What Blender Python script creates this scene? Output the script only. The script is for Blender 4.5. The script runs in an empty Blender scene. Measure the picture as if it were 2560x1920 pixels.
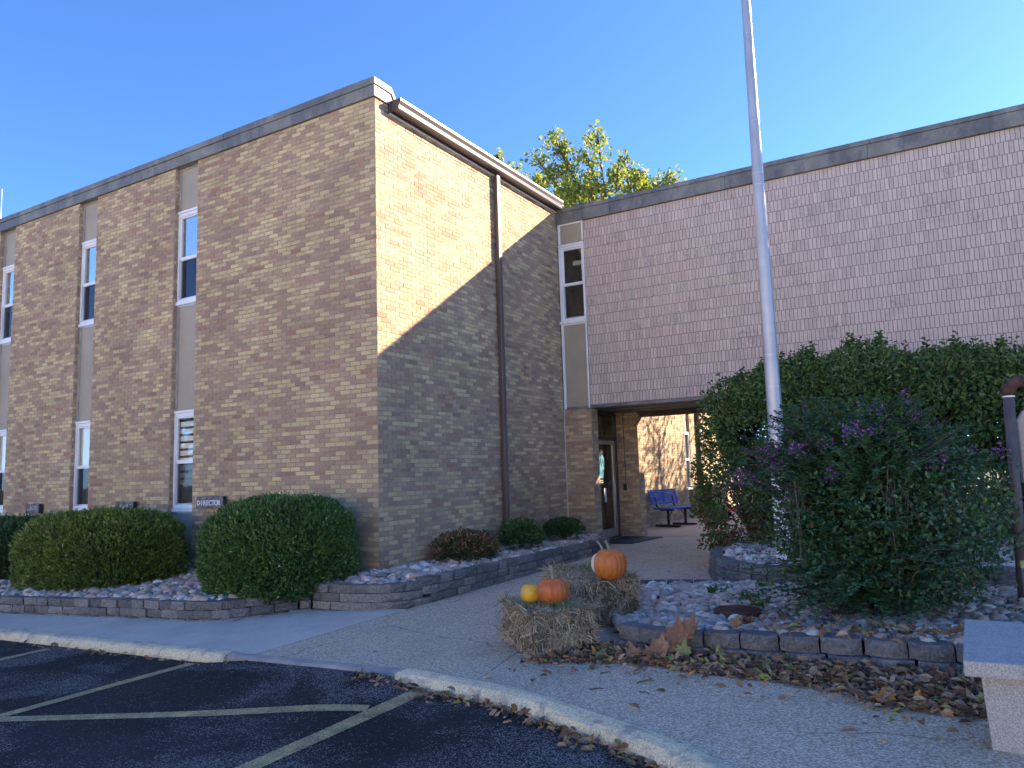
import bpy, math, random
import numpy as np
from mathutils import Vector, Matrix, noise
from mathutils.geometry import tessellate_polygon
random.seed(7)
rng = np.random.default_rng(11)
sc = bpy.context.scene
COL = sc.collection
R = math.radians

# ------------------------------------------------------------------ camera
CAM = Vector((7.0987, -8.2099, 1.595))
YAW, PITCH, ROLL, FPX = 0.5364, 0.1162, -0.0308, 1898.5
_f = Vector((-math.sin(YAW)*math.cos(PITCH), math.cos(YAW)*math.cos(PITCH), math.sin(PITCH)))
_r0 = Vector((math.cos(YAW), math.sin(YAW), 0)); _u0 = _r0.cross(_f)
_r = math.cos(ROLL)*_r0+math.sin(ROLL)*_u0; _u = -math.sin(ROLL)*_r0+math.cos(ROLL)*_u0
cd = bpy.data.cameras.new('camera'); cam = bpy.data.objects.new('camera', cd); COL.objects.link(cam)
m3 = Matrix((_r, _u, -_f)).transposed()
cam.matrix_world = Matrix.Translation(CAM) @ m3.to_4x4()
cd.sensor_width = 36; cd.sensor_fit = 'HORIZONTAL'; cd.lens = 36*FPX/2560; cd.clip_end = 3000; cd.clip_start = 0.05
sc.camera = cam

# ------------------------------------------------------------------ sky, sun, exposure
SUN_AZ, SUN_EL = 40.0, 26.8
w = bpy.data.worlds.new('World'); sc.world = w; w.use_nodes = True
_nt = w.node_tree
_s = _nt.nodes.new('ShaderNodeTexSky'); _s.sky_type = 'NISHITA'; _s.sun_disc = False
_s.sun_elevation = R(SUN_EL); _s.sun_rotation = R(SUN_AZ)
_s.air_density = 0.55; _s.dust_density = 0.25; _s.ozone_density = 9.0
_nt.links.new(_s.outputs[0], _nt.nodes['Background'].inputs[0]); _nt.nodes['Background'].inputs[1].default_value = 0.055
sl = bpy.data.lights.new('sun', 'SUN'); sl.energy = 2.2; sl.angle = R(0.53); sl.color = (1.0, 0.83, 0.61)
so = bpy.data.objects.new('sun', sl); COL.objects.link(so)
_sd = Vector((math.sin(R(SUN_AZ))*math.cos(R(SUN_EL)), math.cos(R(SUN_AZ))*math.cos(R(SUN_EL)), math.sin(R(SUN_EL))))
so.rotation_euler = _sd.to_track_quat('Z', 'Y').to_euler(); so.location = (0, 0, 30)
vs = sc.view_settings
vs.view_transform = 'Standard'; vs.look = 'None'; vs.gamma = 1; vs.exposure = 3.2

# ------------------------------------------------------------------ helpers
def zg(x, y):
    return 0.026*max(-14, min(12, x))+0.014*max(-14, min(18, y))
def zga(P):
    return 0.026*np.clip(P[..., 0], -14, 12)+0.014*np.clip(P[..., 1], -14, 18)

def props(o, label=None, cat=None, group=None, kind=None):
    if label: o['label'] = label
    if cat: o['category'] = cat
    if group: o['group'] = group
    if kind: o['kind'] = kind
    return o
def thing(name, label, cat, loc=(0, 0, 0), rot=0, group=None):
    o = bpy.data.objects.new(name, None); o.empty_display_size = .2; COL.objects.link(o)
    o.location = loc; o.rotation_euler = (0, 0, rot)
    return props(o, label, cat, group)
def link(name, me, parent=None, loc=None, rot=None):
    o = bpy.data.objects.new(name, me); COL.objects.link(o)
    if parent is not None: o.parent = parent
    if loc is not None: o.location = loc
    if rot is not None: o.rotation_euler = rot
    return o
def mesh(name, V, F, mat, tint=None, smooth=False, mats=None, midx=None):
    V = np.asarray(V, dtype=np.float32).reshape(-1, 3)
    me = bpy.data.meshes.new(name)
    if isinstance(F, np.ndarray):
        n, k = F.shape
        me.vertices.add(len(V)); me.vertices.foreach_set('co', V.ravel())
        me.loops.add(n*k); me.loops.foreach_set('vertex_index', F.astype(np.int32).ravel())
        me.polygons.add(n); me.polygons.foreach_set('loop_start', np.arange(0, n*k, k, dtype=np.int32))
        me.polygons.foreach_set('loop_total', np.full(n, k, dtype=np.int32))
        me.update(calc_edges=True)
    else:
        me.from_pydata([tuple(v) for v in V], [], [list(f) for f in F]); me.update()
    for m in ([mat] if mats is None else mats): me.materials.append(m)
    if midx is not None: me.polygons.foreach_set('material_index', np.asarray(midx, dtype=np.int32))
    if tint is not None:
        a = me.attributes.new('tint', 'FLOAT_COLOR', 'FACE')
        t = np.asarray(tint, dtype=np.float32)
        if t.ndim == 1: t = np.tile(t, (len(me.polygons), 1))
        t = np.concatenate([t, np.ones((len(t), 1), np.float32)], 1)
        a.data.foreach_set('color', t.ravel())
    me.polygons.foreach_set('use_smooth', np.full(len(me.polygons), bool(smooth)))
    return me
def obj(name, V, F, mat, parent=None, **k):
    """mesh in world coordinates, re-based on its (unrotated) parent"""
    V = np.asarray(V, dtype=float).reshape(-1, 3)
    if parent is not None:
        p = parent; off = Vector((0, 0, 0))
        while p is not None: off += p.location; p = p.parent
        V = V-np.array(off)
    return link(name, mesh(name, V, F, mat, **k), parent)
def struct(name, V, F, mat, **k):
    return props(obj(name, V, F, mat, None, **k), kind='structure')

class MB:
    """collects simple shapes for ONE mesh"""
    def __init__(s): s.V = []; s.F = []; s.T = []
    def add(s, V, F, t=None):
        o = len(s.V); s.V += [tuple(v) for v in V]; s.F += [[i+o for i in f] for f in F]
        s.T += [t]*len(F); return s
    def box(s, x0, x1, y0, y1, z0, z1, t=None, rot=0, c=None):
        V = [(x, y, z) for z in (z0, z1) for y in (y0, y1) for x in (x0, x1)]
        if rot:
            cx, cy = c if c else ((x0+x1)/2, (y0+y1)/2); cs, sn = math.cos(rot), math.sin(rot)
            V = [(cx+(x-cx)*cs-(y-cy)*sn, cy+(x-cx)*sn+(y-cy)*cs, z) for x, y, z in V]
        return s.add(V, [(0, 2, 3, 1), (4, 5, 7, 6), (0, 1, 5, 4), (2, 6, 7, 3), (0, 4, 6, 2), (1, 3, 7, 5)], t)
    def tube(s, pts, rad, n=8, t=None, cap=True):
        pts = [Vector(p) for p in pts]; rs = [float(q) for q in (rad if hasattr(rad, "__len__") else [rad]*len(pts))]
        V = []; F = []; up = Vector((0.13, 0.31, 0.94)).normalized()
        for i, p in enumerate(pts):
            d = (pts[min(i+1, len(pts)-1)]-pts[max(i-1, 0)]).normalized()
            a = d.cross(up)
            if a.length < .05: a = d.cross(Vector((1, 0, 0)))
            a.normalize(); b = d.cross(a)
            for k in range(n):
                th = 2*math.pi*k/n; V.append(p+rs[i]*(math.cos(th)*a+math.sin(th)*b))
        for i in range(len(pts)-1):
            for k in range(n):
                F.append((i*n+k, i*n+(k+1) % n, (i+1)*n+(k+1) % n, (i+1)*n+k))
        if cap:
            F.append(tuple(range(n))[::-1]); F.append(tuple((len(pts)-1)*n+k for k in range(n)))
        return s.add(V, F, t)
    def obj(s, name, mat, parent=None, smooth=False, tint=False):
        return obj(name, np.array(s.V), s.F, mat, parent, smooth=smooth, tint=(np.array(s.T) if tint else None))

def bevel(o, wd=.004, seg=2):
    m = o.modifiers.new('bevel', 'BEVEL'); m.width = wd; m.segments = seg; m.limit_method = 'ANGLE'; m.angle_limit = R(40)
    return o

# ------------------------------------------------------------------ materials
def newmat(name):
    m = bpy.data.materials.new(name); m.use_nodes = True
    nt = m.node_tree; b = nt.nodes['Principled BSDF']
    return m, nt, b
def nd(nt, t, **k):
    n = nt.nodes.new(t)
    for a, v in k.items():
        if a in n.inputs: n.inputs[a].default_value = v
        else: setattr(n, a, v)
    return n
def L(nt, a, b): nt.links.new(a, b)
def coords(nt, scale=None):
    tc = nd(nt, 'ShaderNodeTexCoord')
    return tc.outputs['Object']
def noise_n(nt, scale, detail=4, rough=.55, co=None, stretch=None, dist=0):
    n = nd(nt, 'ShaderNodeTexNoise'); n.inputs['Scale'].default_value = scale
    n.inputs['Detail'].default_value = detail; n.inputs['Roughness'].default_value = rough; n.inputs['Distortion'].default_value = dist
    c = co if co is not None else geo_pos(nt)
    if stretch:
        mp = nd(nt, 'ShaderNodeMapping'); mp.inputs['Scale'].default_value = stretch; L(nt, c, mp.inputs[0]); c = mp.outputs[0]
    L(nt, c, n.inputs['Vector']); return n.outputs['Fac']
def geo_pos(nt):
    for n in nt.nodes:
        if n.bl_idname == 'ShaderNodeNewGeometry': return n.outputs['Position']
    return nd(nt, 'ShaderNodeNewGeometry').outputs['Position']
def ramp(nt, fac, stops):
    r = nd(nt, 'ShaderNodeValToRGB'); cr = r.color_ramp
    while len(cr.elements) < len(stops): cr.elements.new(.5)
    for e, (p, c) in zip(cr.elements, stops):
        e.position = p; e.color = (c, c, c, 1) if not hasattr(c, '__len__') else (*c, 1)
    L(nt, fac, r.inputs[0]); return r.outputs[0]
def mix(nt, fac, a, b, mode='MIX'):
    n = nd(nt, 'ShaderNodeMix'); n.data_type = 'RGBA'; n.blend_type = mode
    for sock, v in ((n.inputs[0], fac), (n.inputs[6], a), (n.inputs[7], b)):
        if hasattr(v, 'is_output') or isinstance(v, bpy.types.NodeSocket): L(nt, v, sock)
        elif hasattr(v, '__len__'): sock.default_value = (*v[:3], 1)
        else: sock.default_value = v
    return n.outputs[2]
def bump(nt, b, h, strength=.3, dist=.01):
    n = nd(nt, 'ShaderNodeBump'); n.inputs['Strength'].default_value = strength; n.inputs['Distance'].default_value = dist
    L(nt, h, n.inputs['Height']); L(nt, n.outputs[0], b.inputs['Normal'])
def simple(name, col, rough=.6, metal=0, var=.15, vscale=6, bscale=40, bstr=.15, bdist=.004, spec=.5):
    m, nt, b = newmat(name)
    v = noise_n(nt, vscale, 5)
    lo = [c*(1-var*1.6) for c in col]; hi = [min(1, c*(1+var*1.2)) for c in col]
    L(nt, ramp(nt, v, [(.3, lo), (.7, hi)]), b.inputs['Base Color'])
    b.inputs['Roughness'].default_value = rough; b.inputs['Metallic'].default_value = metal
    b.inputs['Specular IOR Level'].default_value = spec
    if bstr: bump(nt, b, noise_n(nt, bscale, 3), bstr, bdist)
    return m
def tinted(name, rough=.8, var=.2, vscale=30, bscale=120, bstr=.25, bdist=.004, spec=.4, transl=0, big=0, tcol=None):
    m, nt, b = newmat(name)
    a = nd(nt, 'ShaderNodeAttribute'); a.attribute_name = 'tint'
    v = ramp(nt, noise_n(nt, vscale, 4), [(.3, 1-var), (.7, 1+var)])
    c = mix(nt, 1.0, a.outputs['Color'], v, 'MULTIPLY')
    if big:
        v2 = ramp(nt, noise_n(nt, .7, 3), [(.3, 1-big), (.7, 1+big)]); c = mix(nt, 1.0, c, v2, 'MULTIPLY')
    L(nt, c, b.inputs['Base Color'])
    b.inputs['Roughness'].default_value = rough; b.inputs['Specular IOR Level'].default_value = spec
    if bstr: bump(nt, b, noise_n(nt, bscale, 2), bstr, bdist)
    if transl:
        tr = nd(nt, 'ShaderNodeBsdfTranslucent'); ms = nd(nt, 'ShaderNodeMixShader'); ms.inputs[0].default_value = transl
        c2 = mix(nt, 1.0, c, tcol or (1.6, 1.7, .7), 'MULTIPLY'); L(nt, c2, tr.inputs[0])
        L(nt, b.outputs[0], ms.inputs[1]); L(nt, tr.outputs[0], ms.inputs[2])
        L(nt, ms.outputs[0], nt.nodes['Material Output'].inputs[0])
    return m
M = {}
M['brick'] = tinted('brick', .85, .17, 45, 160, .4, .003, .3, big=.16)
M['mortar'] = simple('mortar', (.325, .255, .185), .9, var=.2, vscale=3, bscale=200, bstr=.3)
M['tile'] = tinted('painted_tile', .55, .05, 8, 140, .15, .002, .4)
def _tile():
    m = M['tile']; nt = m.node_tree; b = nt.nodes['Principled BSDF']
    src = b.inputs['Base Color'].links[0].from_socket
    s1 = ramp(nt, noise_n(nt, 1.7, 7, .7), [(.54, 0), (.68, 1)])
    s2 = ramp(nt, noise_n(nt, 14, 5, .7), [(.42, 0), (.66, 1)])
    f = mix(nt, 1.0, s1, s2, 'MULTIPLY')
    f2 = mix(nt, 1.0, f, (.6, .6, .6), 'MULTIPLY')
    L(nt, mix(nt, f2, src, (.13, .11, .115)), b.inputs['Base Color'])
_tile()
M['joint'] = simple('dark_joint', (.17, .14, .13), .9, var=.15)
M['fascia'] = simple('weathered_fascia', (.20, .195, .165), .6, var=.25, vscale=2.2, bscale=25, bstr=.1)
def _fas():
    m = M['fascia']; nt = m.node_tree; b = nt.nodes['Principled BSDF']
    src = b.inputs['Base Color'].links[0].from_socket
    d = ramp(nt, noise_n(nt, 2.6, 6, .7, stretch=(1, 1, .45)), [(.46, 0), (.60, 1)])
    d2 = mix(nt, 1.0, d, (.75, .75, .75), 'MULTIPLY')
    L(nt, mix(nt, d2, src, (.085, .09, .095)), b.inputs['Base Color'])
_fas()
M['panel'] = simple('tan_panel', (.37, .315, .225), .55, var=.06, vscale=2, bscale=300, bstr=.06)
M['white'] = simple('white_vinyl', (.80, .80, .80), .4, var=.05, vscale=3, bstr=0)
M['alum'] = simple('aluminium', (.55, .55, .56), .4, metal=.7, var=.1, bstr=0)
M['bronze'] = simple('dark_bronze', (.085, .075, .065), .4, metal=.3, var=.15, bstr=0)
M['gutter'] = simple('brown_gutter', (.105, .078, .068), .38, var=.1, vscale=2, bstr=0)
M['drip'] = simple('drip_edge', (.6, .56, .5), .5, var=.1, bstr=0)
M['concrete'] = simple('concrete', (.40, .37, .33), .85, var=.16, vscale=1.4, bscale=120, bstr=.2)
def paving(name, col, speck, sscale, swt, patch):
    m, nt, b = newmat(name)
    base = ramp(nt, noise_n(nt, 1.1, 6, .6), [(.3, [c*(1-patch) for c in col]), (.7, [min(1, c*(1+patch)) for c in col])])
    vo = nd(nt, 'ShaderNodeTexVoronoi'); vo.inputs['Scale'].default_value = sscale; L(nt, geo_pos(nt), vo.inputs['Vector'])
    sep = nd(nt, 'ShaderNodeSeparateColor'); L(nt, vo.outputs['Color'], sep.inputs[0])
    sp = ramp(nt, sep.outputs[0], [(0, speck[0]), (.5, speck[1]), (1, speck[2])])
    c = mix(nt, swt, base, sp)
    st = ramp(nt, noise_n(nt, 1.3, 7, .68), [(.50, 0), (.72, .38)])
    c = mix(nt, st, c, [x*.55 for x in col])
    nv = nd(nt, 'ShaderNodeTexNoise'); nv.inputs['Scale'].default_value = 2.2; nv.inputs['Detail'].default_value = 6; L(nt, geo_pos(nt), nv.inputs['Vector'])
    ad = nd(nt, 'ShaderNodeVectorMath', operation='MULTIPLY_ADD'); L(nt, nv.outputs['Color'], ad.inputs[0]); ad.inputs[1].default_value = (.45, .45, .45); L(nt, geo_pos(nt), ad.inputs[2])
    vc = nd(nt, 'ShaderNodeTexVoronoi'); vc.feature = 'DISTANCE_TO_EDGE'; vc.inputs['Scale'].default_value = .34; L(nt, ad.outputs[0], vc.inputs['Vector'])
    ck = ramp(nt, vc.outputs['Distance'], [(0, 1), (.0035, 0)]); km = ramp(nt, noise_n(nt, .8, 2), [(.46, 0), (.52, .75)])
    c = mix(nt, mix(nt, 1.0, ck, km, 'MULTIPLY'), c, (.05, .045, .04))
    L(nt, c, b.inputs['Base Color']); b.inputs['Roughness'].default_value = .85
    b.inputs['Specular IOR Level'].default_value = .3
    bump(nt, b, vo.outputs['Distance'], .35, .004)
    return m
M['aggregate'] = paving('exposed_aggregate', (.52, .41, .28), ((.24, .18, .12), (.49, .39, .26), (.85, .73, .57)), 95, .75, .10)
M['walk'] = paving('broom_concrete', (.56, .50, .41), ((.42, .37, .30), (.54, .49, .40), (.66, .60, .51)), 120, .5, .16)
M['court'] = paving('court_concrete', (.42, .35, .28), ((.36, .3, .24), (.42, .35, .28), (.5, .42, .34)), 120, .4, .12)
M['soil'] = simple('bare_soil', (.07, .055, .045), .95, var=.3, vscale=5, bscale=30, bstr=.5)
M['lawn'] = simple('far_lawn', (.09, .11, .04), .9, var=.3, vscale=2, bscale=20, bstr=.5)
M['lot'] = simple('bounce_lot', (.62, .55, .44), .9, var=.12, vscale=1, bscale=60, bstr=.2)
def asphalt():
    m, nt, b = newmat('asphalt')
    base = ramp(nt, noise_n(nt, 60, 3, .7), [(.35, (.016, .0155, .016)), (.7, (.040, .0385, .038))])
    vo = nd(nt, 'ShaderNodeTexVoronoi'); vo.inputs['Scale'].default_value = 135; L(nt, geo_pos(nt), vo.inputs['Vector'])
    sep = nd(nt, 'ShaderNodeSeparateColor'); L(nt, vo.outputs['Color'], sep.inputs[0])
    patch = ramp(nt, noise_n(nt, .75, 5, .62, dist=.6), [(.47, 0), (.62, 1)])
    mth = nd(nt, 'ShaderNodeMath', operation='MULTIPLY_ADD'); L(nt, patch, mth.inputs[0]); mth.inputs[1].default_value = .44; mth.inputs[2].default_value = .02
    lt = nd(nt, 'ShaderNodeMath', operation='LESS_THAN'); L(nt, sep.outputs[1], lt.inputs[0]); L(nt, mth.outputs[0], lt.inputs[1])
    sm = ramp(nt, noise_n(nt, 180, 2), [(.35, 0), (.6, .9)])
    k = nd(nt, 'ShaderNodeMath', operation='MULTIPLY'); L(nt, lt.outputs[0], k.inputs[0]); L(nt, sm, k.inputs[1])
    c = mix(nt, k.outputs[0], base, (.33, .32, .31))
    dust = ramp(nt, noise_n(nt, .5, 4, .6), [(.45, 0), (.8, .10)])
    c = mix(nt, dust, c, (.25, .25, .27))
    L(nt, c, b.inputs['Base Color']); b.inputs['Roughness'].default_value = .9; b.inputs['Specular IOR Level'].default_value = .12
    bump(nt, b, vo.outputs['Distance'], .6, .006)
    return m
M['asphalt'] = asphalt()
def worn(name, col, under, th=.47, sc_=9, soft=.1, rough=.7):
    m, nt, b = newmat(name)
    f = ramp(nt, noise_n(nt, sc_, 7, .72), [(th-soft, 0), (th+soft, 1)])
    f2 = ramp(nt, noise_n(nt, 90, 3, .6), [(.36, 0), (.52, 1)])
    f3 = mix(nt, 1.0, f, f2, 'MULTIPLY')
    cv = ramp(nt, noise_n(nt, 2.3, 5), [(.3, [c*.8 for c in col]), (.7, col)])
    L(nt, mix(nt, f3, under, cv), b.inputs['Base Color']); b.inputs['Roughness'].default_value = rough
    bump(nt, b, noise_n(nt, 120, 3), .25, .004)
    return m
M['yellow'] = worn('worn_yellow_paint', (.62, .50, .21), (.05, .05, .048), .40, 6, .2)
M['kerb_paint'] = worn('chipped_kerb_paint', (.88, .75, .44), (.40, .33, .25), .44, 6, .05)
M['kerb_bare'] = simple('bare_kerb', (.34, .31, .27), .9, var=.2, vscale=4, bscale=100, bstr=.3)
M['block'] = tinted('retaining_block', .9, .32, 40, 45, 1.0, .016, .3, big=.15)
M['stone'] = tinted('river_stone', .6, .12, 25, 60, .15, .003, .4)
M['leaf'] = tinted('leaf', .5, .2, 60, 60, 0, transl=.18)
M['boxleaf'] = tinted('box_leaf', .5, .2, 60, 60, 0, transl=.12)
M['treeleaf'] = tinted('tree_leaf', .55, .2, 8, 60, 0, transl=.4)
M['dryleaf'] = tinted('dry_leaf', .75, .25, 60, 90, .2, .003, .3, transl=.12, tcol=(1.3, 1.0, .7))
M['petal'] = tinted('petal', .6, .2, 60, 60, 0, transl=.3, tcol=(1.2, 1., 1.2))
M['bark'] = simple('bark', (.10, .085, .07), .9, var=.3, vscale=20, bscale=60, bstr=.6)
M['twig'] = simple('twig', (.13, .105, .085), .9, var=.3, vscale=20, bstr=0)
M['inner'] = simple('shrub_core_shade', (.020, .026, .014), .95, var=.3, vscale=20, bscale=40, bstr=.8)
M['straw'] = tinted('straw', .7, .25, 50, 60, 0, transl=.1, tcol=(1.2, 1.1, .8))
M['balecore'] = simple('bale_core', (.15, .11, .06), .95, var=.4, vscale=25, bscale=60, bstr=.9, bdist=.02)
M['string'] = simple('bale_twine', (.25, .12, .06), .8, bstr=0)
def pumpkin_mat(name, col, dark, spots=0):
    m, nt, b = newmat(name)
    tc = nd(nt, 'ShaderNodeTexCoord')
    c = ramp(nt, noise_n(nt, 9, 5, .6, co=tc.outputs['Object'], stretch=(3, 3, .8)), [(.3, dark), (.62, col)])
    if spots:
        s = ramp(nt, noise_n(nt, 12, 4, .6, co=tc.outputs['Object'], stretch=(2, 2, .5)), [(.62, 0), (.72, 1)])
        c = mix(nt, s, c, (.55, .16, .02))
    w2 = ramp(nt, noise_n(nt, 60, 2, .5, co=tc.outputs['Object']), [(.70, 0), (.74, .35)])
    c = mix(nt, w2, c, (.75, .5, .3))
    L(nt, c, b.inputs['Base Color']); b.inputs['Roughness'].default_value = .42; b.inputs['Specular IOR Level'].default_value = .4
    bump(nt, b, noise_n(nt, 40, 3, co=tc.outputs['Object'], stretch=(2, 2, .4)), .12, .004)
    return m
M['pk_orange'] = pumpkin_mat('orange_pumpkin', (.62, .19, .03), (.42, .10, .018))
M['pk_rust'] = pumpkin_mat('rust_pumpkin', (.56, .15, .03), (.40, .09, .02))
M['pk_yellow'] = pumpkin_mat('yellow_pumpkin', (.75, .44, .035), (.60, .30, .03), 1)
M['pk_white'] = pumpkin_mat('white_pumpkin', (.80, .76, .55), (.72, .66, .45))
M['stem'] = simple('dry_stem', (.26, .24, .17), .8, var=.3, vscale=30, bscale=80, bstr=.5)
M['pole'] = simple('spun_aluminium', (.46, .45, .44), .42, metal=.5, var=.08, vscale=3, bscale=6, bstr=.05)
M['polewhite'] = simple('white_pole_base', (.78, .78, .76), .55, var=.08, vscale=8, bstr=0)
M['signwood'] = simple('weathered_wood', (.17, .165, .165), .85, var=.35, vscale=9, bscale=50, bstr=.5)
M['signend'] = simple('dark_end_grain', (.035, .032, .03), .9, bstr=0)
M['lettering'] = simple('white_lettering', (.8, .8, .78), .6, var=.08, vscale=40, bstr=0)
M['mat'] = simple('black_rubber', (.013, .014, .018), .7, var=.2, vscale=40, bscale=150, bstr=.5)
M['benchblue'] = simple('blue_plastisol', (.013, .09, .43), .38, var=.08, vscale=10, bstr=0)
M['black'] = simple('black_steel', (.014, .014, .016), .45, var=.1, bstr=0)
def granite():
    m, nt, b = newmat('cast_stone_bench')
    base = ramp(nt, noise_n(nt, 120, 3, .7), [(.36, (.27, .255, .23)), (.5, (.39, .365, .33)), (.64, (.54, .51, .46))])
    st = ramp(nt, noise_n(nt, 5, 6, .7, stretch=(2, 2, .5)), [(.5, 0), (.75, .45)])
    L(nt, mix(nt, st, base, (.17, .175, .17)), b.inputs['Base Color']); b.inputs['Roughness'].default_value = .8
    bump(nt, b, noise_n(nt, 90, 4), .5, .006); return m
M['granite'] = granite()
M['hose'] = simple('red_vinyl', (.5, .03, .035), .4, bstr=0)
M['pipe'] = simple('brown_pipe', (.10, .085, .08), .55, var=.15, vscale=8, bstr=0)
M['rust'] = simple('rust', (.085, .04, .028), .85, var=.35, vscale=12, bscale=60, bstr=.4)
M['tape'] = simple('white_tape', (.85, .85, .85), .5, var=.02, bstr=0)
M['cabinet'] = simple('tan_cabinet', (.40, .36, .32), .6, var=.06, vscale=3, bstr=0)
M['pvc'] = simple('grey_pvc', (.22, .25, .30), .45, var=.08, bstr=0)
M['yellowcap'] = simple('faded_yellow', (.55, .45, .16), .6, var=.2, vscale=30, bstr=0)
M['dark'] = simple('dark_room', (.15, .14, .12), .9, var=.2, vscale=1, bstr=0)
M['blind'] = simple('window_blind', (.82, .82, .78), .7, var=.04, bstr=0)
M['curtain'] = simple('curtain', (.34, .31, .25), .9, var=.3, vscale=8, bstr=0)
M['ceiling'] = simple('soffit_board', (.20, .18, .155), .8, var=.12, vscale=2, bstr=0)
M['beam'] = simple('brown_beam', (.10, .06, .045), .6, var=.1, bstr=0)
M['roof'] = simple('roof_gravel', (.25, .24, .22), .9, var=.2, bstr=0)
M['doorroom'] = simple('lobby_glow', (.42, .33, .14), .9, var=.25, vscale=1.5, bstr=0)
_b = M['doorroom'].node_tree.nodes['Principled BSDF']; _b.inputs['Emission Color'].default_value = (1, .78, .32, 1); _b.inputs['Emission Strength'].default_value = .010  # faint glow on the lobby walls in place of indoor lamps
M['teal'] = simple('teal_vinyl', (.08, .25, .31), .4, var=.03, bstr=0)
M['vblack'] = simple('black_vinyl', (.008, .008, .01), .4, bstr=0)
M['navy'] = simple('navy_vinyl', (.01, .06, .10), .4, bstr=0)
M['paper'] = simple('paper', (.7, .7, .7), .8, var=.15, vscale=60, bstr=0)
M['clearwhite'] = simple('lamp_lens', (.6, .6, .58), .4, bstr=0)
def glass(name, tint, refl, dark=None):
    m, nt, b = newmat(name)
    out = nt.nodes['Material Output']; nt.nodes.remove(b)
    fr = nd(nt, 'ShaderNodeFresnel'); fr.inputs[0].default_value = 1.5
    mt = nd(nt, 'ShaderNodeMath', operation='MULTIPLY_ADD'); L(nt, fr.outputs[0], mt.inputs[0]); mt.inputs[1].default_value = 1.4; mt.inputs[2].default_value = refl
    mt.use_clamp = True
    tr = nd(nt, 'ShaderNodeBsdfTransparent'); tr.inputs[0].default_value = (*tint, 1)
    gl = nd(nt, 'ShaderNodeBsdfGlossy'); gl.inputs['Roughness'].default_value = .015
    bp = nd(nt, 'ShaderNodeBump'); bp.inputs['Strength'].default_value = .05; bp.inputs['Distance'].default_value = .02
    L(nt, noise_n(nt, 2.5, 2), bp.inputs['Height']); L(nt, bp.outputs[0], gl.inputs['Normal'])
    ms = nd(nt, 'ShaderNodeMixShader'); L(nt, mt.outputs[0], ms.inputs[0]); L(nt, tr.outputs[0], ms.inputs[1]); L(nt, gl.outputs[0], ms.inputs[2])
    last = ms.outputs[0]
    if dark is not None:
        df = nd(nt, 'ShaderNodeBsdfDiffuse'); df.inputs[0].default_value = (*dark, 1)
        m2 = nd(nt, 'ShaderNodeMixShader'); m2.inputs[0].default_value = .45; L(nt, last, m2.inputs[1]); L(nt, df.outputs[0], m2.inputs[2]); last = m2.outputs[0]
    L(nt, last, out.inputs[0]); return m
M['glass'] = glass('window_glass', (.75, .8, .8), .50)
M['glass_low'] = glass('clear_glass', (.95, .97, .97), .05)
M['screen'] = glass('screened_glass', (.6, .64, .66), .02, (.05, .06, .075))
def ghost():
    m, nt, b = newmat('ghost_letter_stain')
    out = nt.nodes['Material Output']
    b.inputs['Base Color'].default_value = (.60, .68, .45, 1); b.inputs['Roughness'].default_value = .7
    g = geo_pos(nt); sep = nd(nt, 'ShaderNodeSeparateXYZ'); L(nt, g, sep.inputs[0])
    f = ramp(nt, noise_n(nt, 6, 5, .7), [(.40, .02), (.70, .50)])
    tr = nd(nt, 'ShaderNodeBsdfTransparent'); ms = nd(nt, 'ShaderNodeMixShader')
    L(nt, f, ms.inputs[0]); L(nt, tr.outputs[0], ms.inputs[1]); L(nt, b.outputs[0], ms.inputs[2]); L(nt, ms.outputs[0], out.inputs[0])
    return m
M['ghost'] = ghost()

# ------------------------------------------------------------------ ground
D = 5.79
def grid_ground(name, xs, ys, zf, mat):
    V = []; F = []
    for y in ys:
        for x in xs: V.append((x, y, zf(x, y)))
    n = len(xs)
    for j in range(len(ys)-1):
        for i in range(n-1): F.append((j*n+i, j*n+i+1, (j+1)*n+i+1, (j+1)*n+i))
    return struct(name, V, F, mat)
grid_ground('ground', [-600, -60, -14, 0, 12, 60, 600], [-600, -60, -14, 0, 18, 60, 600], lambda x, y: zg(x, y)-.16, M['lawn'])
def sstep(t): t = max(0, min(1, t)); return t*t*(3-2*t)
def za(x, y):      # asphalt level: falls below the kerb, ramps up at the dropped part
    k = sstep((x-.6)/.8)*sstep((3.5-x)/.7)*sstep((y+4.6)/1.2)
    return zg(x, y)-.078+.055*k
xs = list(np.arange(-14, 9.01, .25)); ys = [-14, -11, -8, -6.5]+list(np.arange(-6, -2.7, .2))
grid_ground('parking_lot', xs, ys, za, M['asphalt'])
grid_ground('street', [-70, -14, 0, 12, 70], [-52, -30, -14, -9.3], lambda x, y: zg(x, y)-.075, M['lot'])  # unseen pale surface, added to bounce sunlight onto the shaded walls

def poly(name, pts, z_off, mat, thick=.10, kind='structure', parent=None, zf=zg):
    """prism on the sloping ground from an outline"""
    pts = [Vector((x, y, 0)) for x, y in pts]
    ar = sum(a.x*b.y-b.x*a.y for a, b in zip(pts, pts[1:]+pts[:1]))
    if ar < 0: pts = pts[::-1]
    n = len(pts); tris = tessellate_polygon([pts])
    V = [(p.x, p.y, zf(p.x, p.y)+z_off) for p in pts]+[(p.x, p.y, zf(p.x, p.y)+z_off-thick) for p in pts]
    F = []
    for a, b, c in tris:
        A, B, Cc = pts[a], pts[b], pts[c]
        F.append((a, b, c) if (B-A).cross(Cc-A).z > 0 else (a, c, b))
    F += [(i, i+n, (i+1) % n+n, (i+1) % n) for i in range(n)]
    o = obj(name, V, F, mat, parent)
    if kind: o['kind'] = kind
    return o
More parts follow.
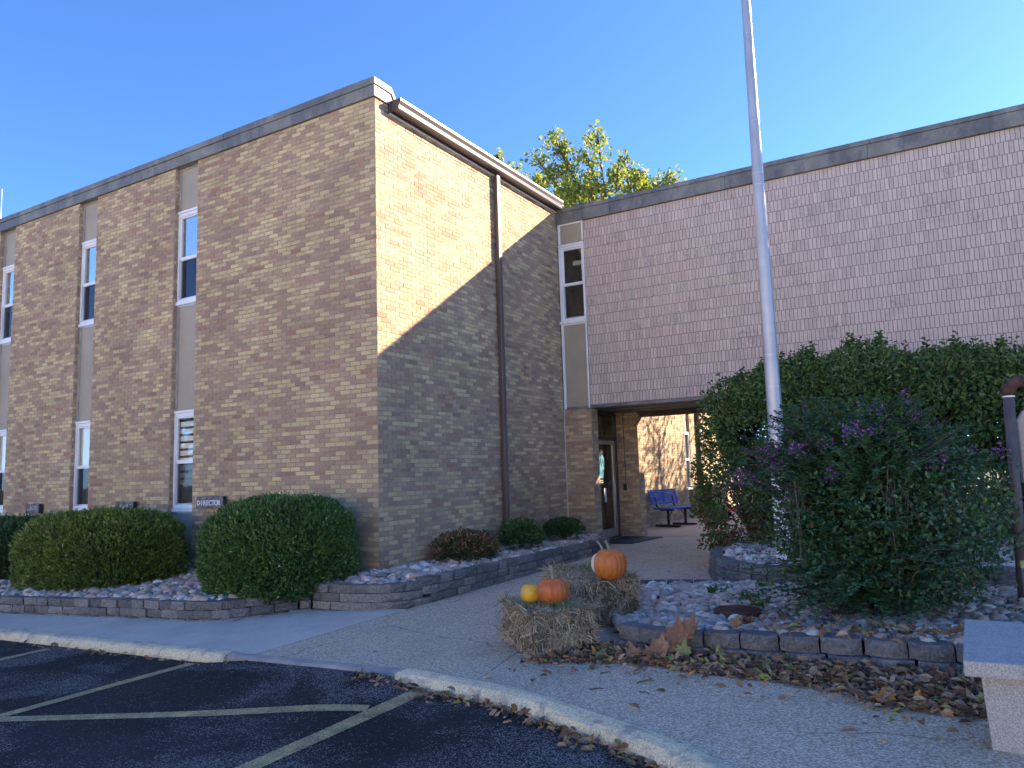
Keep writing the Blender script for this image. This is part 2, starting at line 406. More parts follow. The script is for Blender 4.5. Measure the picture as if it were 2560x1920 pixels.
# broom-finished sidewalk in slabs along the left beds
KY = -3.19
side = poly('sidewalk', [(-14, KY-.02), (1.20, KY), (1.15, -1.0), (0.2, -1.2), (-.2, -1.2), (-.8, -2.0), (-14, -2.4)], -.012, M['soil'], .08)
cuts = [-14, -11.6, -9.2, -6.9, -4.6, -2.5, -.43, 1.24]
for a, b in zip(cuts[:-1], cuts[1:]):
    top = -1.0 if b > 1 else -2.0
    if b > 1: P = [(a+.012, KY), (b-.012, KY), (1.19, -.9), (.2, -1.1), (-.1, -1.15), (-.5, -1.7)]
    else: P = [(a+.012, KY), (b-.012, KY), (b-.032, -2.0), (a-.008, -2.0)]
    poly('slab', P, 0, M['walk'], .06, None, side)
walkp = [(1.25, KY), (3.13, -3.18), (4.15, -3.38), (4.62, -3.56), (5.04, -3.75), (5.39, -3.90), (5.72, -4.09), (5.94, -4.25), (6.25, -4.6), (6.5, -5.1), (6.68, -5.8), (6.75, -7), (6.75, -14),
         (12, -14), (12, 7.45), (.25, 7.45), (.25, 5.55), (.9, 5.55), (1.2, 5.2), (1.2, -.9)]
foot = poly('footpath', walkp, -.012, M['soil'], .08)
poly('slab', [(1.256, KY), (3.13, -3.18), (3.78, -3.30), (3.60, -2.3), (3.45, -.9), (1.205, -.9)], 0, M['aggregate'], .06, None, foot)
poly('slab', [(3.79, -3.305), (4.15, -3.38), (4.62, -3.56), (5.04, -3.75), (5.39, -3.90), (5.72, -4.09), (5.94, -4.25), (6.25, -4.6), (6.5, -5.1), (6.68, -5.8), (6.75, -7), (6.75, -14),
                 (12, -14), (12, -.9), (3.46, -.9), (3.61, -2.3)], 0, M['aggregate'], .06, None, foot)
poly('slab', [(1.205, -.89), (12, -.89), (12, 7.44), (.26, 7.44), (.26, 5.56), (.9, 5.56), (1.2, 5.2)], 0, M['aggregate'], .06, None, foot)
court = poly('courtyard_paving', [(-.2, 7.46), (12, 7.46), (12, 17.9), (-.2, 17.9)], -.012, M['soil'], .08)
for (a, b, c, d) in ((-.2, 2.4, 7.46, 10.4), (2.41, 5.6, 7.46, 10.4), (5.61, 12, 7.46, 10.4), (-.2, 2.4, 10.41, 14), (2.41, 12, 10.41, 14), (-.2, 12, 14.01, 17.9)):
    poly('slab', [(a, c), (b, c), (b, d), (a, d)], .002, M['court'], .06, None, court)

# ------------------------------------------------------------------ kerbs
def kerb(name, path, wd, drop, mat, label_kind='structure', top=.012):
    P = [Vector((x, y)) for x, y in path]
    # resample
    Q = [P[0]]
    for a, b in zip(P[:-1], P[1:]):
        n = max(1, int((b-a).length/.12))
        Q += [a.lerp(b, (i+1)/n) for i in range(n)]
    V = []; F = []
    prof = [(0, -.03), (.0, top), (.35, top+.004), (.75, top-.004), (.92, top-.022), (1.02, -.055), (1.05, -drop-.05)]
    k = len(prof)
    for i, p in enumerate(Q):
        d = (Q[min(i+1, len(Q)-1)]-Q[max(0, i-1)]).normalized(); nrm = Vector((d.y, -d.x))
        for u, h in prof:
            q = p+nrm*u*wd
            j = .010*(noise.noise(Vector((q.x*6, q.y*6, h*30)))) if 0 < u < 1.03 else 0
            V.append((q.x+j*nrm.x, q.y+j*nrm.y, zg(q.x, q.y)+h+j))
    for i in range(len(Q)-1):
        for a in range(k-1): F.append((i*k+a, i*k+a+1, (i+1)*k+a+1, (i+1)*k+a))
    F.append(tuple(range(k))[::-1]); F.append(tuple((len(Q)-1)*k+a for a in range(k)))
    o = struct(name, V, F, mat, smooth=False); return o
kerb('kerb', [(-14, KY-.01), (-3, KY), (.98, KY)], .15, .10, M['kerb_paint'])
kerb('kerb', [(.99, KY), (3.05, -3.185)], .12, .05, M['kerb_bare'], top=.003)
kerb('kerb', [(3.06, -3.18), (4.15, -3.38), (4.62, -3.56), (5.04, -3.75), (5.39, -3.90), (5.72, -4.09), (5.94, -4.25), (6.25, -4.6), (6.5, -5.1), (6.68, -5.8), (6.75, -7), (6.75, -14)], .165, .10, M['kerb_paint'])

# ------------------------------------------------------------------ parking lines
def line(a, b, wd):
    a = Vector(a); b = Vector(b); d = (b-a).normalized(); n = Vector((-d.y, d.x))*wd/2
    k = max(2, int((b-a).length/.2)); V = []; F = []
    for i in range(k+1):
        p = a.lerp(b, i/k)
        for s in (-1, 1):
            q = p+n*s; V.append((q.x, q.y, za(q.x, q.y)+.004))
    for i in range(k): F.append((2*i, 2*i+1, 2*i+3, 2*i+2))
    struct('marking_line', V, F, M['yellow'])
line((-1.74, -3.46), (-1.80, -9), .12); line((.62, -3.40), (.52, -9), .12); line((3.38, -3.42), (3.30, -9), .15)
line((.55, -5.16), (3.28, -3.93), .125)
line((-4.3, -3.46), (-4.4, -9), .10)

# ------------------------------------------------------------------ brick generator
TINTS = [(.55, .43, .235), (.50, .385, .205), (.44, .32, .195), (.40, .285, .18), (.375, .25, .165), (.36, .245, .165), (.355, .20, .13), (.32, .22, .16)]
TW = np.array([.20, .13, .20, .15, .14, .10, .045, .035]); TW = TW/TW.sum()
BL, BH, J = .2032, .0677, .010
def tint_idx(u, z):
    n = noise.noise(Vector((u*1.2+z*.9, z*2.6-u*.5, 3.3)))*.5+.5
    v = (random.random()*.72+n*.28-.14)/.72; v = min(.999, max(0, v))
    return int(np.searchsorted(np.cumsum(TW), v))
def brick_cells(u0, u1, z0, z1, holes=(), zref=0.0, uref=0.0):
    out = []; k0 = math.floor((z0-zref)/BH)
    k = k0
    while zref+k*BH < z1-.004:
        a, b = max(z0, zref+k*BH), min(z1, zref+(k+1)*BH)
        if b-a > .025:
            off = uref+(BL/2 if k % 2 else 0)
            i = math.floor((u0-off)/BL)
            while off+i*BL < u1-.004:
                segs = [(max(u0, off+i*BL), min(u1, off+(i+1)*BL))]
                for hu0, hu1, hz0, hz1 in holes:
                    if (a+b)/2 > hz0 and (a+b)/2 < hz1:
                        ns = []
                        for s, e in segs:
                            if e <= hu0 or s >= hu1: ns.append((s, e)); continue
                            if s < hu0: ns.append((s, hu0))
                            if e > hu1: ns.append((hu1, e))
                        segs = ns
                for s, e in segs:
                    if e-s > .025: out.append((s, e, a, b))
                i += 1
        k += 1
    return out
def to_world(face, u, z, dep):
    """face = (origin xy, direction xy, normal xy)"""
    (ox, oy), (dx, dy), (nx, ny) = face
    return np.stack([ox+dx*u+nx*dep, oy+dy*u+ny*dep, z], -1)
_c8 = {}
def brick_mesh(face, wdt, ht, t, mat=None, key='b', dep=.012):
    kk = (key, face[1], face[2], round(wdt, 3), round(ht, 3), t)
    if kk not in _c8:
        f0 = ((0, 0), face[1], face[2])
        V = box_front(f0, np.array([[-wdt/2, wdt/2, -ht/2, ht/2]]), np.array([dep]))
        me = mesh('brick', V, QB.copy(), mat or M['brick'], tint=np.tile(np.array(TINTS[t] if key == 'b' else TT[t]), (5, 1)))
        _c8[kk] = me
    return _c8[kk]
QB = np.array([[4, 5, 7, 6], [0, 1, 5, 4], [2, 6, 7, 3], [0, 4, 6, 2], [1, 3, 7, 5]])
def box_front(face, cells, dep):
    """open-backed brick boxes: 8 verts each (back ring on the plane, front ring proud)"""
    u0, u1, z0, z1 = cells.T; n = len(cells); zero = np.full(n, -.004)
    g = .0015
    P = [to_world(face, u0, z0, zero), to_world(face, u1, z0, zero), to_world(face, u0, z1, zero), to_world(face, u1, z1, zero),
         to_world(face, u0+g, z0+g, dep), to_world(face, u1-g, z0+g, dep), to_world(face, u0+g, z1-g, dep), to_world(face, u1-g, z1-g, dep)]
    return np.stack(P, 1).reshape(-1, 3)
def fix_winding(face):
    (dx, dy), (nx, ny) = face[1], face[2]
    # u x z must point along the normal
    cx, cy = dy, -dx
    return 1 if cx*nx+cy*ny > 0 else -1
def lay_bricks(parent, faces, nbig, tints, mat, cellf, gap=J, key='b', tfun=tint_idx, depj=.0014, dep=.0045, full=None):
    """faces: list of (face, cells); the nbig that show largest become objects, the rest one mesh"""
    allc = []
    for face, cells in faces:
        for c in cells:
            u = (c[0]+c[1])/2; z = (c[2]+c[3])/2
            p = Vector(to_world(face, np.array([u]), np.array([z]), np.array([0.0]))[0]); d = p-CAM; dist = d.length
            nx, ny = face[2]; facing = -(d.x*nx+d.y*ny)/dist
            zc = d.dot(_f); sx = d.dot(_r)/zc if zc > .1 else 9; sy = d.dot(_u)/zc if zc > .1 else 9
            vis = zc > .1 and abs(sx) < .66 and abs(sy) < .49 and facing > .05
            allc.append((-(facing/dist**2) if vis else 0, face, c, p))
    big = sorted([a for a in allc if a[0] < 0 and (abs(a[2][1]-a[2][0]-full[0]) < .002) and (abs(a[2][3]-a[2][2]-full[1]) < .002)], key=lambda a: a[0])[:nbig]
    ids = {id(a) for a in big}
    for a in big:
        _, face, c, p = a
        t = tfun((c[0]+c[1])/2, (c[2]+c[3])/2)
        me = brick_mesh(face, c[1]-c[0]-gap, c[3]-c[2]-gap, t, mat, key, dep)
        if fix_winding(face) < 0 and not me.get('flipped'):
            me.flip_normals(); me['flipped'] = 1
        o = link('brick', me, parent, Vector(p)-parent.location+Vector((face[2][0], face[2][1], 0))*random.uniform(-depj, depj))
    Vs = []; Fs = []; Ts = []; off = 0
    for face, cells in faces:
        mine = [a for a in allc if a[1] is face and id(a) not in ids]
        if not mine: continue
        arr = np.array([a[2] for a in mine]); g = gap/2
        arr = arr+np.array([g, -g, g, -g])
        tt = np.array([tints[tfun((a[2][0]+a[2][1])/2, (a[2][2]+a[2][3])/2)] for a in mine])
        V = box_front(face, arr, dep+rng.uniform(-depj, depj, len(arr)))
        q = QB if fix_winding(face) > 0 else QB[:, ::-1]
        Vs.append(V); Fs.append((q[None]+(np.arange(len(arr))*8)[:, None, None]).reshape(-1, 4)+off); off += len(V)
        Ts.append(np.repeat(tt*rng.uniform(.9, 1.1, (len(tt), 1)), 5, 0))
    if Vs:
        o = obj('bricks', np.concatenate(Vs), np.concatenate(Fs), mat, parent, tint=np.concatenate(Ts)); o['kind'] = 'stuff'

# ------------------------------------------------------------------ left wing
ZR_L, ZF_L = 7.47, 7.19       # fascia top / bottom
S = [(-4.65, -4.035), (-7.676, -7.064), (-10.72, -10.106), (-13.76, -13.15)]
wing = thing('brick_wing', 'two-storey tan and pink brick wing with tall narrow window strips', 'building', (0, 0, 0))
X0 = -16.5
mb = MB()
ed = [0.0]
for a, b in S: ed += [b, a]
ed.append(X0)
for i in range(0, len(ed), 2):
    mb.box(ed[i+1], ed[i], 0, .22, -.35, ZF_L+.02)
mb.box(-.22, 0, .22, 16, -.1, 7.0)          # right-hand wall
mb.box(X0, 0, .7, 16, 6.9, 7.0)
mb.obj('wall', M['mortar'], wing)
fA = ((0.0, 0.0), (-1.0, 0.0), (0.0, -1.0))          # u runs to the left
cA = []
for i in range(0, len(ed), 2): cA += brick_cells(-ed[i], -ed[i+1], .16 if i else .22, ZF_L, zref=.02, uref=0)
fB = ((0.0, 0.0), (0.0, 1.0), (1.0, 0.0))
cB = brick_cells(0, D, .15, 7.05, zref=.02, uref=BL/2)
cB += brick_cells(0, .30, 7.05, ZF_L, zref=.02, uref=BL/2)
facesW = [(fA, cA), (fB, cB)]
for a, b in S[:3]:       # left jambs of the strips, seen from the right
    facesW.append((((a, 0.0), (0.0, 1.0), (1.0, 0.0)), brick_cells(0, .10, .16, ZF_L, zref=.02, uref=.05)))
lay_bricks(wing, facesW, 300, TINTS, M['brick'], None, full=(BL, BH))
MB().box(X0, 0, -.02, .22, -.6, .16).obj('foundation', M['concrete'], wing)
MB().box(X0, 0, .22, 16, 7.0, 7.05).obj('roof', M['roof'], wing)
# fascia: lower boards in lengths, a cap over them, and the return at the corner
xs_ = [.03, -2.35, -4.75, -7.2, -9.7, -12.1, -14.5, X0]
for a, b in zip(xs_[:-1], xs_[1:]):
    bevel(MB().box(b+.004, a, -.045, .10, ZF_L, ZR_L-.10).obj('fascia_board', M['fascia'], wing), .006)
xs2 = [.045, -3.3, -6.6, -9.9, -13.2, X0]
for i, (a, b) in enumerate(zip(xs2[:-1], xs2[1:])):
    bevel(MB().box(b+.004, a, -.062-(.004 if i % 2 else 0), .22, ZR_L-.10, ZR_L+(.012 if i == 0 else 0)).obj('coping', M['fascia'], wing), .008)
mb = MB(); mb.add([(.03, .10, ZF_L), (.03, .42, ZF_L), (.03, .42, ZR_L-.22), (.03, .33, ZR_L-.10), (.03, .10, ZR_L-.10), (-.1, .10, ZF_L), (-.1, .42, ZF_L), (-.1, .42, ZR_L-.22), (-.1, .33, ZR_L-.10), (-.1, .10, ZR_L-.10)],
                  [(0, 1, 2, 3, 4), (9, 8, 7, 6, 5), (0, 5, 6, 1), (1, 6, 7, 2), (2, 7, 8, 3), (3, 8, 9, 4), (4, 9, 5, 0)])
mb.obj('fascia_return', M['fascia'], wing)
mb = MB(); mb.add([(.047, .22, ZR_L-.10), (.047, .34, ZR_L-.10), (.047, .34, ZR_L), (.047, .22, ZR_L), (.047, .50, ZR_L-.34), (.047, .50, ZR_L-.22),
                   (-.2, .22, ZR_L-.10), (-.2, .34, ZR_L-.10), (-.2, .34, ZR_L), (-.2, .22, ZR_L), (-.2, .50, ZR_L-.34), (-.2, .50, ZR_L-.22)],
                  [(0, 1, 2, 3), (1, 4, 5, 2), (6, 9, 8, 7), (7, 8, 11, 10), (3, 2, 8, 9), (2, 5, 11, 8), (4, 10, 11, 5), (0, 6, 7, 1), (1, 7, 10, 4), (0, 3, 9, 6)])
mb.obj('coping_return', M['fascia'], wing)
# gutter along the right face (open trough with lip), drip edge and boards behind it
gp_ = [(.035, 7.27), (.035, 7.10), (.05, 7.085), (.155, 7.085), (.175, 7.11), (.185, 7.17), (.215, 7.225), (.215, 7.262), (.200, 7.262), (.200, 7.235), (.172, 7.18), (.160, 7.12), (.145, 7.10), (.06, 7.10), (.05, 7.115), (.05, 7.27)]
V = [(x, y, z) for y in (.34, D-.06) for x, z in gp_]; n = len(gp_)
F = [(i, (i+1) % n, n+(i+1) % n, n+i) for i in range(n)]+[tuple(range(n))[::-1]]+[tuple(range(n, 2*n))]
obj('gutter', V, F, M['gutter'], wing)
V = [(x, y, z) for y in (.336, .342) for x, z in ((.035, 7.262), (.035, 7.09), (.16, 7.09), (.185, 7.16), (.21, 7.262))]
obj('gutter_end', V, [(0, 1, 2, 3, 4), (9, 8, 7, 6, 5)]+[(i, 5+i, 5+(i+1) % 5, (i+1) % 5) for i in range(5)], M['gutter'], wing)
MB().box(.003, .034, .31, D-.03, 7.045, 7.27).obj('fascia_board', M['gutter'], wing)
MB().box(.004, .05, .30, D-.03, 7.028, 7.046).obj('drip_edge', M['drip'], wing)
MB().box(-.3, .06, .42, D+.25, 7.272, 7.29).obj('roof_edge', M['drip'], wing)
# downspout
mb = MB(); mb.box(.03, .105, 3.24, 3.35, .70, 7.05); ds = bevel(mb.obj('downspout', M['gutter'], wing), .01)
MB().box(.028, .115, 3.225, 3.365, 1.70, 1.75).obj('strap', M['gutter'], ds)
MB().box(.012, .03, 3.20, 3.39, .72, .76).obj('strap', M['gutter'], ds)
mb = MB(); mb.add([(.03, 3.24, .72), (.105, 3.24, .72), (.105, 3.35, .72), (.03, 3.35, .72), (.10, 3.24, .62), (.20, 3.24, .66), (.20, 3.35, .66), (.10, 3.35, .62)],
                  [(0, 1, 5, 4), (1, 2, 6, 5), (2, 3, 7, 6), (3, 0, 4, 7), (4, 5, 6, 7)])
mb.obj('elbow', M['gutter'], ds)

def room(name, x0, x1, y0, y1, z0, z1, mat, parent, wall='x'):
    """open box behind a pane (face towards -Y open)"""
    V = [(x, y, z) for z in (z0, z1) for y in (y0, y1) for x in (x0, x1)]
    return obj(name, V, [(0, 1, 3, 2), (4, 6, 7, 5), (2, 3, 7, 6), (0, 2, 6, 4), (1, 5, 7, 3)], mat, parent)
def window(parent, x0, x1, z0, z1, y, blinds=None, curtain=False, screen=True, gl='glass'):
    """double-hung window facing -Y: frame > sill, sash, pane, blind"""
    fr = .062; zm = (z0+z1)/2-.02
    mb = MB(); yb = y+.05
    mb.box(x0-.045, x0+fr*.6, y-.035, yb, z0, z1+.01); mb.box(x1-fr*.6, x1+.0, y-.035, yb, z0, z1+.01)
    mb.box(x0+fr*.6, x1-fr*.6, y-.035, yb, z1-.05, z1+.01); mb.box(x0+fr*.6, x1-fr*.6, y-.03, yb, z0, z0+.05)
    f = bevel(mb.obj('window', M['white'], parent), .004, 1)
    mb = MB(); mb.box(x0-.07, x1+.0, y-.06, yb, z0-.06, z0-.002); bevel(mb.obj('sill', M['white'], f), .004, 1)
    mb = MB(); mb.box(x0-.05, x1+.0, y-.05, yb, z1+.012, z1+.055); bevel(mb.obj('head_trim', M['white'], f), .004, 1)
    ins0, ins1 = x0+fr*.6, x1-fr*.6
    mb = MB(); s = .026; zt = z1-.05
    mb.box(ins0, ins0+s, y-.012, y+.03, zm, zt); mb.box(ins1-s, ins1, y-.012, y+.03, zm, zt); mb.box(ins0+s, ins1-s, y-.012, y+.03, zt-s, zt); mb.box(ins0+s, ins1-s, y-.018, y+.03, zm-.03, zm+.03)
    mb.obj('sash', M['white'], f)
    mb = MB(); zb = z0+.05
    mb.box(ins0, ins0+s, y+.005, y+.04, zb, zm-.03); mb.box(ins1-s, ins1, y+.005, y+.04, zb, zm-.03); mb.box(ins0+s, ins1-s, y+.005, y+.04, zb, zb+s)
    mb.obj('sash', M['alum'], f)
    obj('pane', [(ins0+s, y+.01, zm+.03), (ins1-s, y+.01, zm+.03), (ins1-s, y+.01, zt-s), (ins0+s, y+.01, zt-s)], [(0, 1, 2, 3)], M[gl], f)
    obj('pane', [(ins0+s, y+.02, zb+s), (ins1-s, y+.02, zb+s), (ins1-s, y+.02, zm-.03), (ins0+s, y+.02, zm-.03)], [(0, 1, 2, 3)], M['screen'] if screen else M[gl], f)
    room('interior', x0-.3, x1+.3, y+.055, y+1.2, z0-.2, z1+.2, M['dark'], f)
    if blinds == 'slat':
        k = 0; z = zt-.06
        while z > z0+.42:
            mb = MB(); mb.box(ins0+s, ins1-s, y+.045, y+.053, z-.105, z-.022); mb.obj('slat', M['blind'], f); z -= .125
    elif blinds == 'shade':
        MB().box(ins0, ins1, y+.052, y+.06, zm-.02, zt).obj('blind', M['blind'], f)
    if curtain:
        V = []; F = []; nn = 24
        for i in range(nn+1):
            x = ins0+.02+(ins1-ins0-.04)*i/nn; d = .02*math.sin(i*1.7)+.01*math.sin(i*.6)
            V += [(x, y+.18+d, z0+.03), (x, y+.18+d, z1-.05)]
        for i in range(nn): F.append((2*i, 2*i+2, 2*i+3, 2*i+1))
        obj('curtain', V, F, M['curtain'], f)
    return f
def strip(parent, a, b, zt, zb, yp, floors, trim=M['alum'], face_left=True):
    segs = []; zc = zt
    for (z0, z1) in floors:
        segs.append((z1+.055, zc)); zc = z0-.06
    segs.append((zb, zc))
    for z0, z1 in segs:
        if z1-z0 < .05: continue
        p = MB().box(a, b, yp, yp+.03, z0, z1).obj('infill_panel', M['panel'], parent)
        mb = MB(); mb.box(a, a+.05, yp-.022, yp, z0, z1); mb.box(b-.03, b, yp-.022, yp, z0, z1); mb.box(a+.05, b-.03, yp-.018, yp, z1-.03, z1)
        mb.obj('trim', trim, p)
for i, (a, b) in enumerate(S):
    strip(wing, a, b, ZF_L, .27, .095, [(4.75, 6.345), (1.17, 2.775)])
    window(wing, a, b, 4.75, 6.345, .105, blinds='shade' if i < 2 else 'shade', curtain=False)
    window(wing, a, b, 1.17, 2.775, .105, blinds='slat' if i == 0 else 'shade', curtain=i > 0, gl='glass_low')
    MB().box(a+.003, b-.003, -.02, .12, .17, .26).obj('sill_block', M['concrete'], wing)

# ------------------------------------------------------------------ link building over the passage
YB = 7.96
ZR, ZF, ZS = 7.10, 6.775, 2.875
linkb = thing('link_building', 'pink-grey tiled upper storey bridging a dark ground-floor passage', 'building', (0, D, 0))
XR = 24.0
TT = [(0.546, 0.441, 0.366), (0.53, 0.425, 0.355), (0.514, 0.415, 0.345), (0.53, 0.43, 0.36), (0.562, 0.452, 0.382)]
mb = MB(); mb.box(.615, XR, D+.012, YB, ZS+.02, ZF+.05); mb.box(0, .615, D+.10, YB, ZS+.02, 4.6); mb.box(0, .615, D+1.4, YB, 4.5, ZF+.05)
mb.obj('wall', M['joint'], linkb)
TWD, THT = .0677, .2037
fT = ((0.0, D+.012), (1.0, 0.0), (0.0, -1.0))
cells = []
ztop = 6.58; k = -1
while ztop-k*THT > ZS+.03:
    z1 = min(ZF, ztop-k*THT); z0 = max(ZS+.02, ztop-(k+1)*THT)
    if z1-z0 > .03:
        off = .615+(TWD*.5 if k % 2 else 0); x = .615
        if k % 2: cells.append((.615, off, z0, z1))
        i = 0
        while off+i*TWD < 12.5:
            cells.append((off+i*TWD, off+(i+1)*TWD, z0, z1)); i += 1
    k += 1
def tile_t(u, z): return random.randrange(5)
lay_bricks(linkb, [(fT, cells)], 300, TT, M['tile'], None, gap=.0062, key='t', tfun=tile_t, depj=.0004, dep=.0045, full=(TWD, THT))
# pier and door recess brickwork
fP = ((0.0, D), (1.0, 0.0), (0.0, -1.0))
link2 = [(fP, brick_cells(.02, .615, .22, ZS-.03, zref=.02)), (((.615, D), (0.0, 1.0), (1.0, 0.0)), brick_cells(0, .31, .22, ZS-.03, zref=.02, uref=BL/2)),
         (((.25, 7.66), (1.0, 0.0), (0.0, -1.0)), brick_cells(0, .60, .10, ZS-.03, zref=.02)),
         (((.85, 7.66), (0.0, 1.0), (1.0, 0.0)), brick_cells(0, .30, .10, ZS-.03, zref=.02, uref=BL/2))]
entry = thing('entrance_porch', 'brick pier and door recess under the overhang beside the wing', 'porch', (0, D, 0))
mb = MB(); mb.box(.0, .612, D+.003, D+.31, -.1, ZS-.01); mb.box(.0, .847, 7.663, YB, -.1, ZS-.01); mb.box(-.05, .2, D+.31, 7.66, -.1, .0)
mb.obj('wall', M['mortar'], entry)
lay_bricks(entry, link2, 300, TINTS, M['brick'], None, full=(BL, BH))
MB().box(.0, .02, D-.012, D+.02, .3, ZS-.03).obj('expansion_joint', M['drip'], entry)
# soffit, trims, beam
MB().box(.0, XR, D+.02, YB, ZS-.005, ZS+.02).obj('soffit', M['ceiling'], linkb)
for y in (6.5, 7.2): MB().box(.62, XR, y-.012, y+.012, ZS-.012, ZS-.004).obj('batten', M['beam'], linkb)
MB().box(.0, XR, D-.022, D+.02, ZS-.03, ZS+.022).obj('soffit_trim', M['fascia'], linkb)
MB().box(.6, XR, YB-.12, YB+.02, ZS-.13, ZS-.006).obj('beam', M['beam'], linkb)
lm = MB().tube([(3.3, 6.9, ZS-.006), (3.3, 6.9, ZS-.05)], [.19, .16], 20).obj('ceiling_light', M['clearwhite'], linkb)
# fascia
xs_ = [0.0, 1.25, 3.6, 6.05, 8.5, 10.9, 13.3, XR]
for a, b in zip(xs_[:-1], xs_[1:]):
    bevel(MB().box(a+.003, b, D-.055, D+.10, ZF, ZR-.085).obj('fascia_board', M['fascia'], linkb), .006)
xs2 = [0.0, 3.05, 6.1, 9.15, 12.2, XR]
for a, b in zip(xs2[:-1], xs2[1:]):
    bevel(MB().box(a+.003, b, D-.075, D+.25, ZR-.085, ZR).obj('coping', M['fascia'], linkb), .008)
MB().box(0, XR, D+.25, YB, ZF+.051, ZR-.05).obj('roof', M['roof'], linkb)
MB().box(.0, XR, YB, YB+.05, ZF, ZR-.03).obj('rear_fascia', M['fascia'], linkb)
MB().box(-.012, .0, D-.06, D+.02, ZF-.02, ZR+.02).obj('flashing', M['alum'], linkb)
# tall window strip beside the wing
strip(linkb, .03, .612, ZF, ZS-.02, D-.005, [(4.69, 6.29)], trim=M['white'])
def linkwin():
    f = window(linkb, .075, .612, 4.69, 6.27, D+.0, blinds=None, screen=False, gl='glass_low')
    # ceiling light fitting seen inside
    MB().box(.10, .55, D+.5, D+.62, 6.0, 6.1).obj('lamp', M['blind'], f)
    return f
linkwin()
# ghost of removed lettering
cu_cache = {}
def letter_mesh(ch, size, extr, bold=0.0):
    c = bpy.data.curves.new('letter', 'FONT'); c.body = ch; c.size = size; c.align_x = 'CENTER'; c.extrude = extr; c.offset = bold; c.resolution_u = 3
    o = bpy.data.objects.new('tmp', c); COL.objects.link(o)
    dg = bpy.context.evaluated_depsgraph_get(); me = bpy.data.meshes.new_from_object(o.evaluated_get(dg)); bpy.data.objects.remove(o); bpy.data.curves.remove(c)
    return me
for txt, x0, x1, z in (('GIBSON', 1.83, 3.36, 5.535), ('TECHNICAL', 1.33, 3.86, 4.925), ('CENTER', 1.79, 3.44, 4.315)):
    for i, ch in enumerate(txt):
        me = letter_mesh(ch, .385, .0, .006); me.materials.clear(); me.materials.append(M['ghost'])
        o = link('letter', me, linkb, (x0+(x1-x0)*i/(len(txt)-1), -.0005, z), (R(90), 0, 0))
        o['label'] = 'faded greenish ghost of a removed wall letter'

# ------------------------------------------------------------------ courtyard wing seen through the passage
XC = .15
yard = thing('courtyard_wing', 'sunlit tan brick wall with narrow window beyond the passage', 'building', (XC, YB, 0))
mb = MB(); mb.box(XC-.25, XC, YB+.02, 13.05, -.1, 7.0); mb.box(XC-.25, XC, 13.55, 19, -.1, 7.0)
mb.obj('wall', M['mortar'], yard)
fY = ((XC, YB+.02), (0.0, 1.0), (1.0, 0.0))
lay_bricks(yard, [(fY, brick_cells(0, 5.07, .08, 4.2, zref=.02)+brick_cells(5.57, 9.5, .08, 4.2, zref=.02)),
                  (((XC-.12, 13.55), (1.0, 0.0), (0.0, -1.0)), brick_cells(0, .12, .08, 4.2, zref=.02))], 300, TINTS, M['brick'], None, full=(BL, BH))
mb = MB()
for z0, z1 in ((2.62, 7.0), (.35, 1.02)): mb.box(XC-.10, XC-.07, 13.05, 13.55, z0, z1)
mb.obj('infill_panel', M['panel'], yard)
MB().box(XC-.15, XC+.03, 13.05, 13.55, .22, .35).obj('sill_block', M['concrete'], yard)
def yard_window():
    y0, y1, z0, z1 = 13.05, 13.55, 1.02, 2.62; x = XC-.05
    mb = MB(); mb.box(x-.05, x+.03, y0, y0+.05, z0, z1); mb.box(x-.05, x+.03, y1-.05, y1, z0, z1); mb.box(x-.05, x+.03, y0+.05, y1-.05, z1-.08, z1); mb.box(x-.05, x+.03, y0+.05, y1-.05, (z0+z1)/2-.03, (z0+z1)/2+.03)
    f = mb.obj('window', M['white'], yard)
    MB().box(x-.05, x+.07, y0, y1, z0-.06, z0).obj('sill', M['white'], f)
    obj('pane', [(x-.02, y0+.05, z0), (x-.02, y1-.05, z0), (x-.02, y1-.05, (z0+z1)/2-.03), (x-.02, y0+.05, (z0+z1)/2-.03)], [(0, 1, 2, 3)], M['screen'], f)
    obj('pane', [(x-.02, y0+.05, (z0+z1)/2+.03), (x-.02, y1-.05, (z0+z1)/2+.03), (x-.02, y1-.05, z1-.08), (x-.02, y0+.05, z1-.08)], [(0, 1, 2, 3)], M['screen'], f)
    MB().box(x-.9, x-.06, y0-.3, y1+.3, z0-.2, z1+.2).obj('interior', M['dark'], f)
yard_window()
MB().box(XC+.02, XC+.12, 14.15, 14.27, .12, 7.0).obj('downspout', M['beam'], yard)
MB().box(XC-8, XC, YB+.02, 19, 7.0, 7.1).obj('roof', M['roof'], yard)
# east wing, closes the courtyard on the sunny side
east = thing('east_wing', 'plain brick wing at the far end of the passage behind the bushes', 'building', (8.4, YB, 0))
MB().box(8.4, 15, YB+.06, 27, -.1, 7.2).obj('wall', M['mortar'], east)
lay_bricks(east, [(((8.4, YB+.06), (0.0, 1.0), (-1.0, 0.0)), brick_cells(0, 6, .1, 4.0, zref=.02))], 0, TINTS, M['brick'], None, full=(BL, BH))
MB().box(8.3, 15.1, YB+.05, 27.1, 7.2, 7.4).obj('roof', M['fascia'], east)

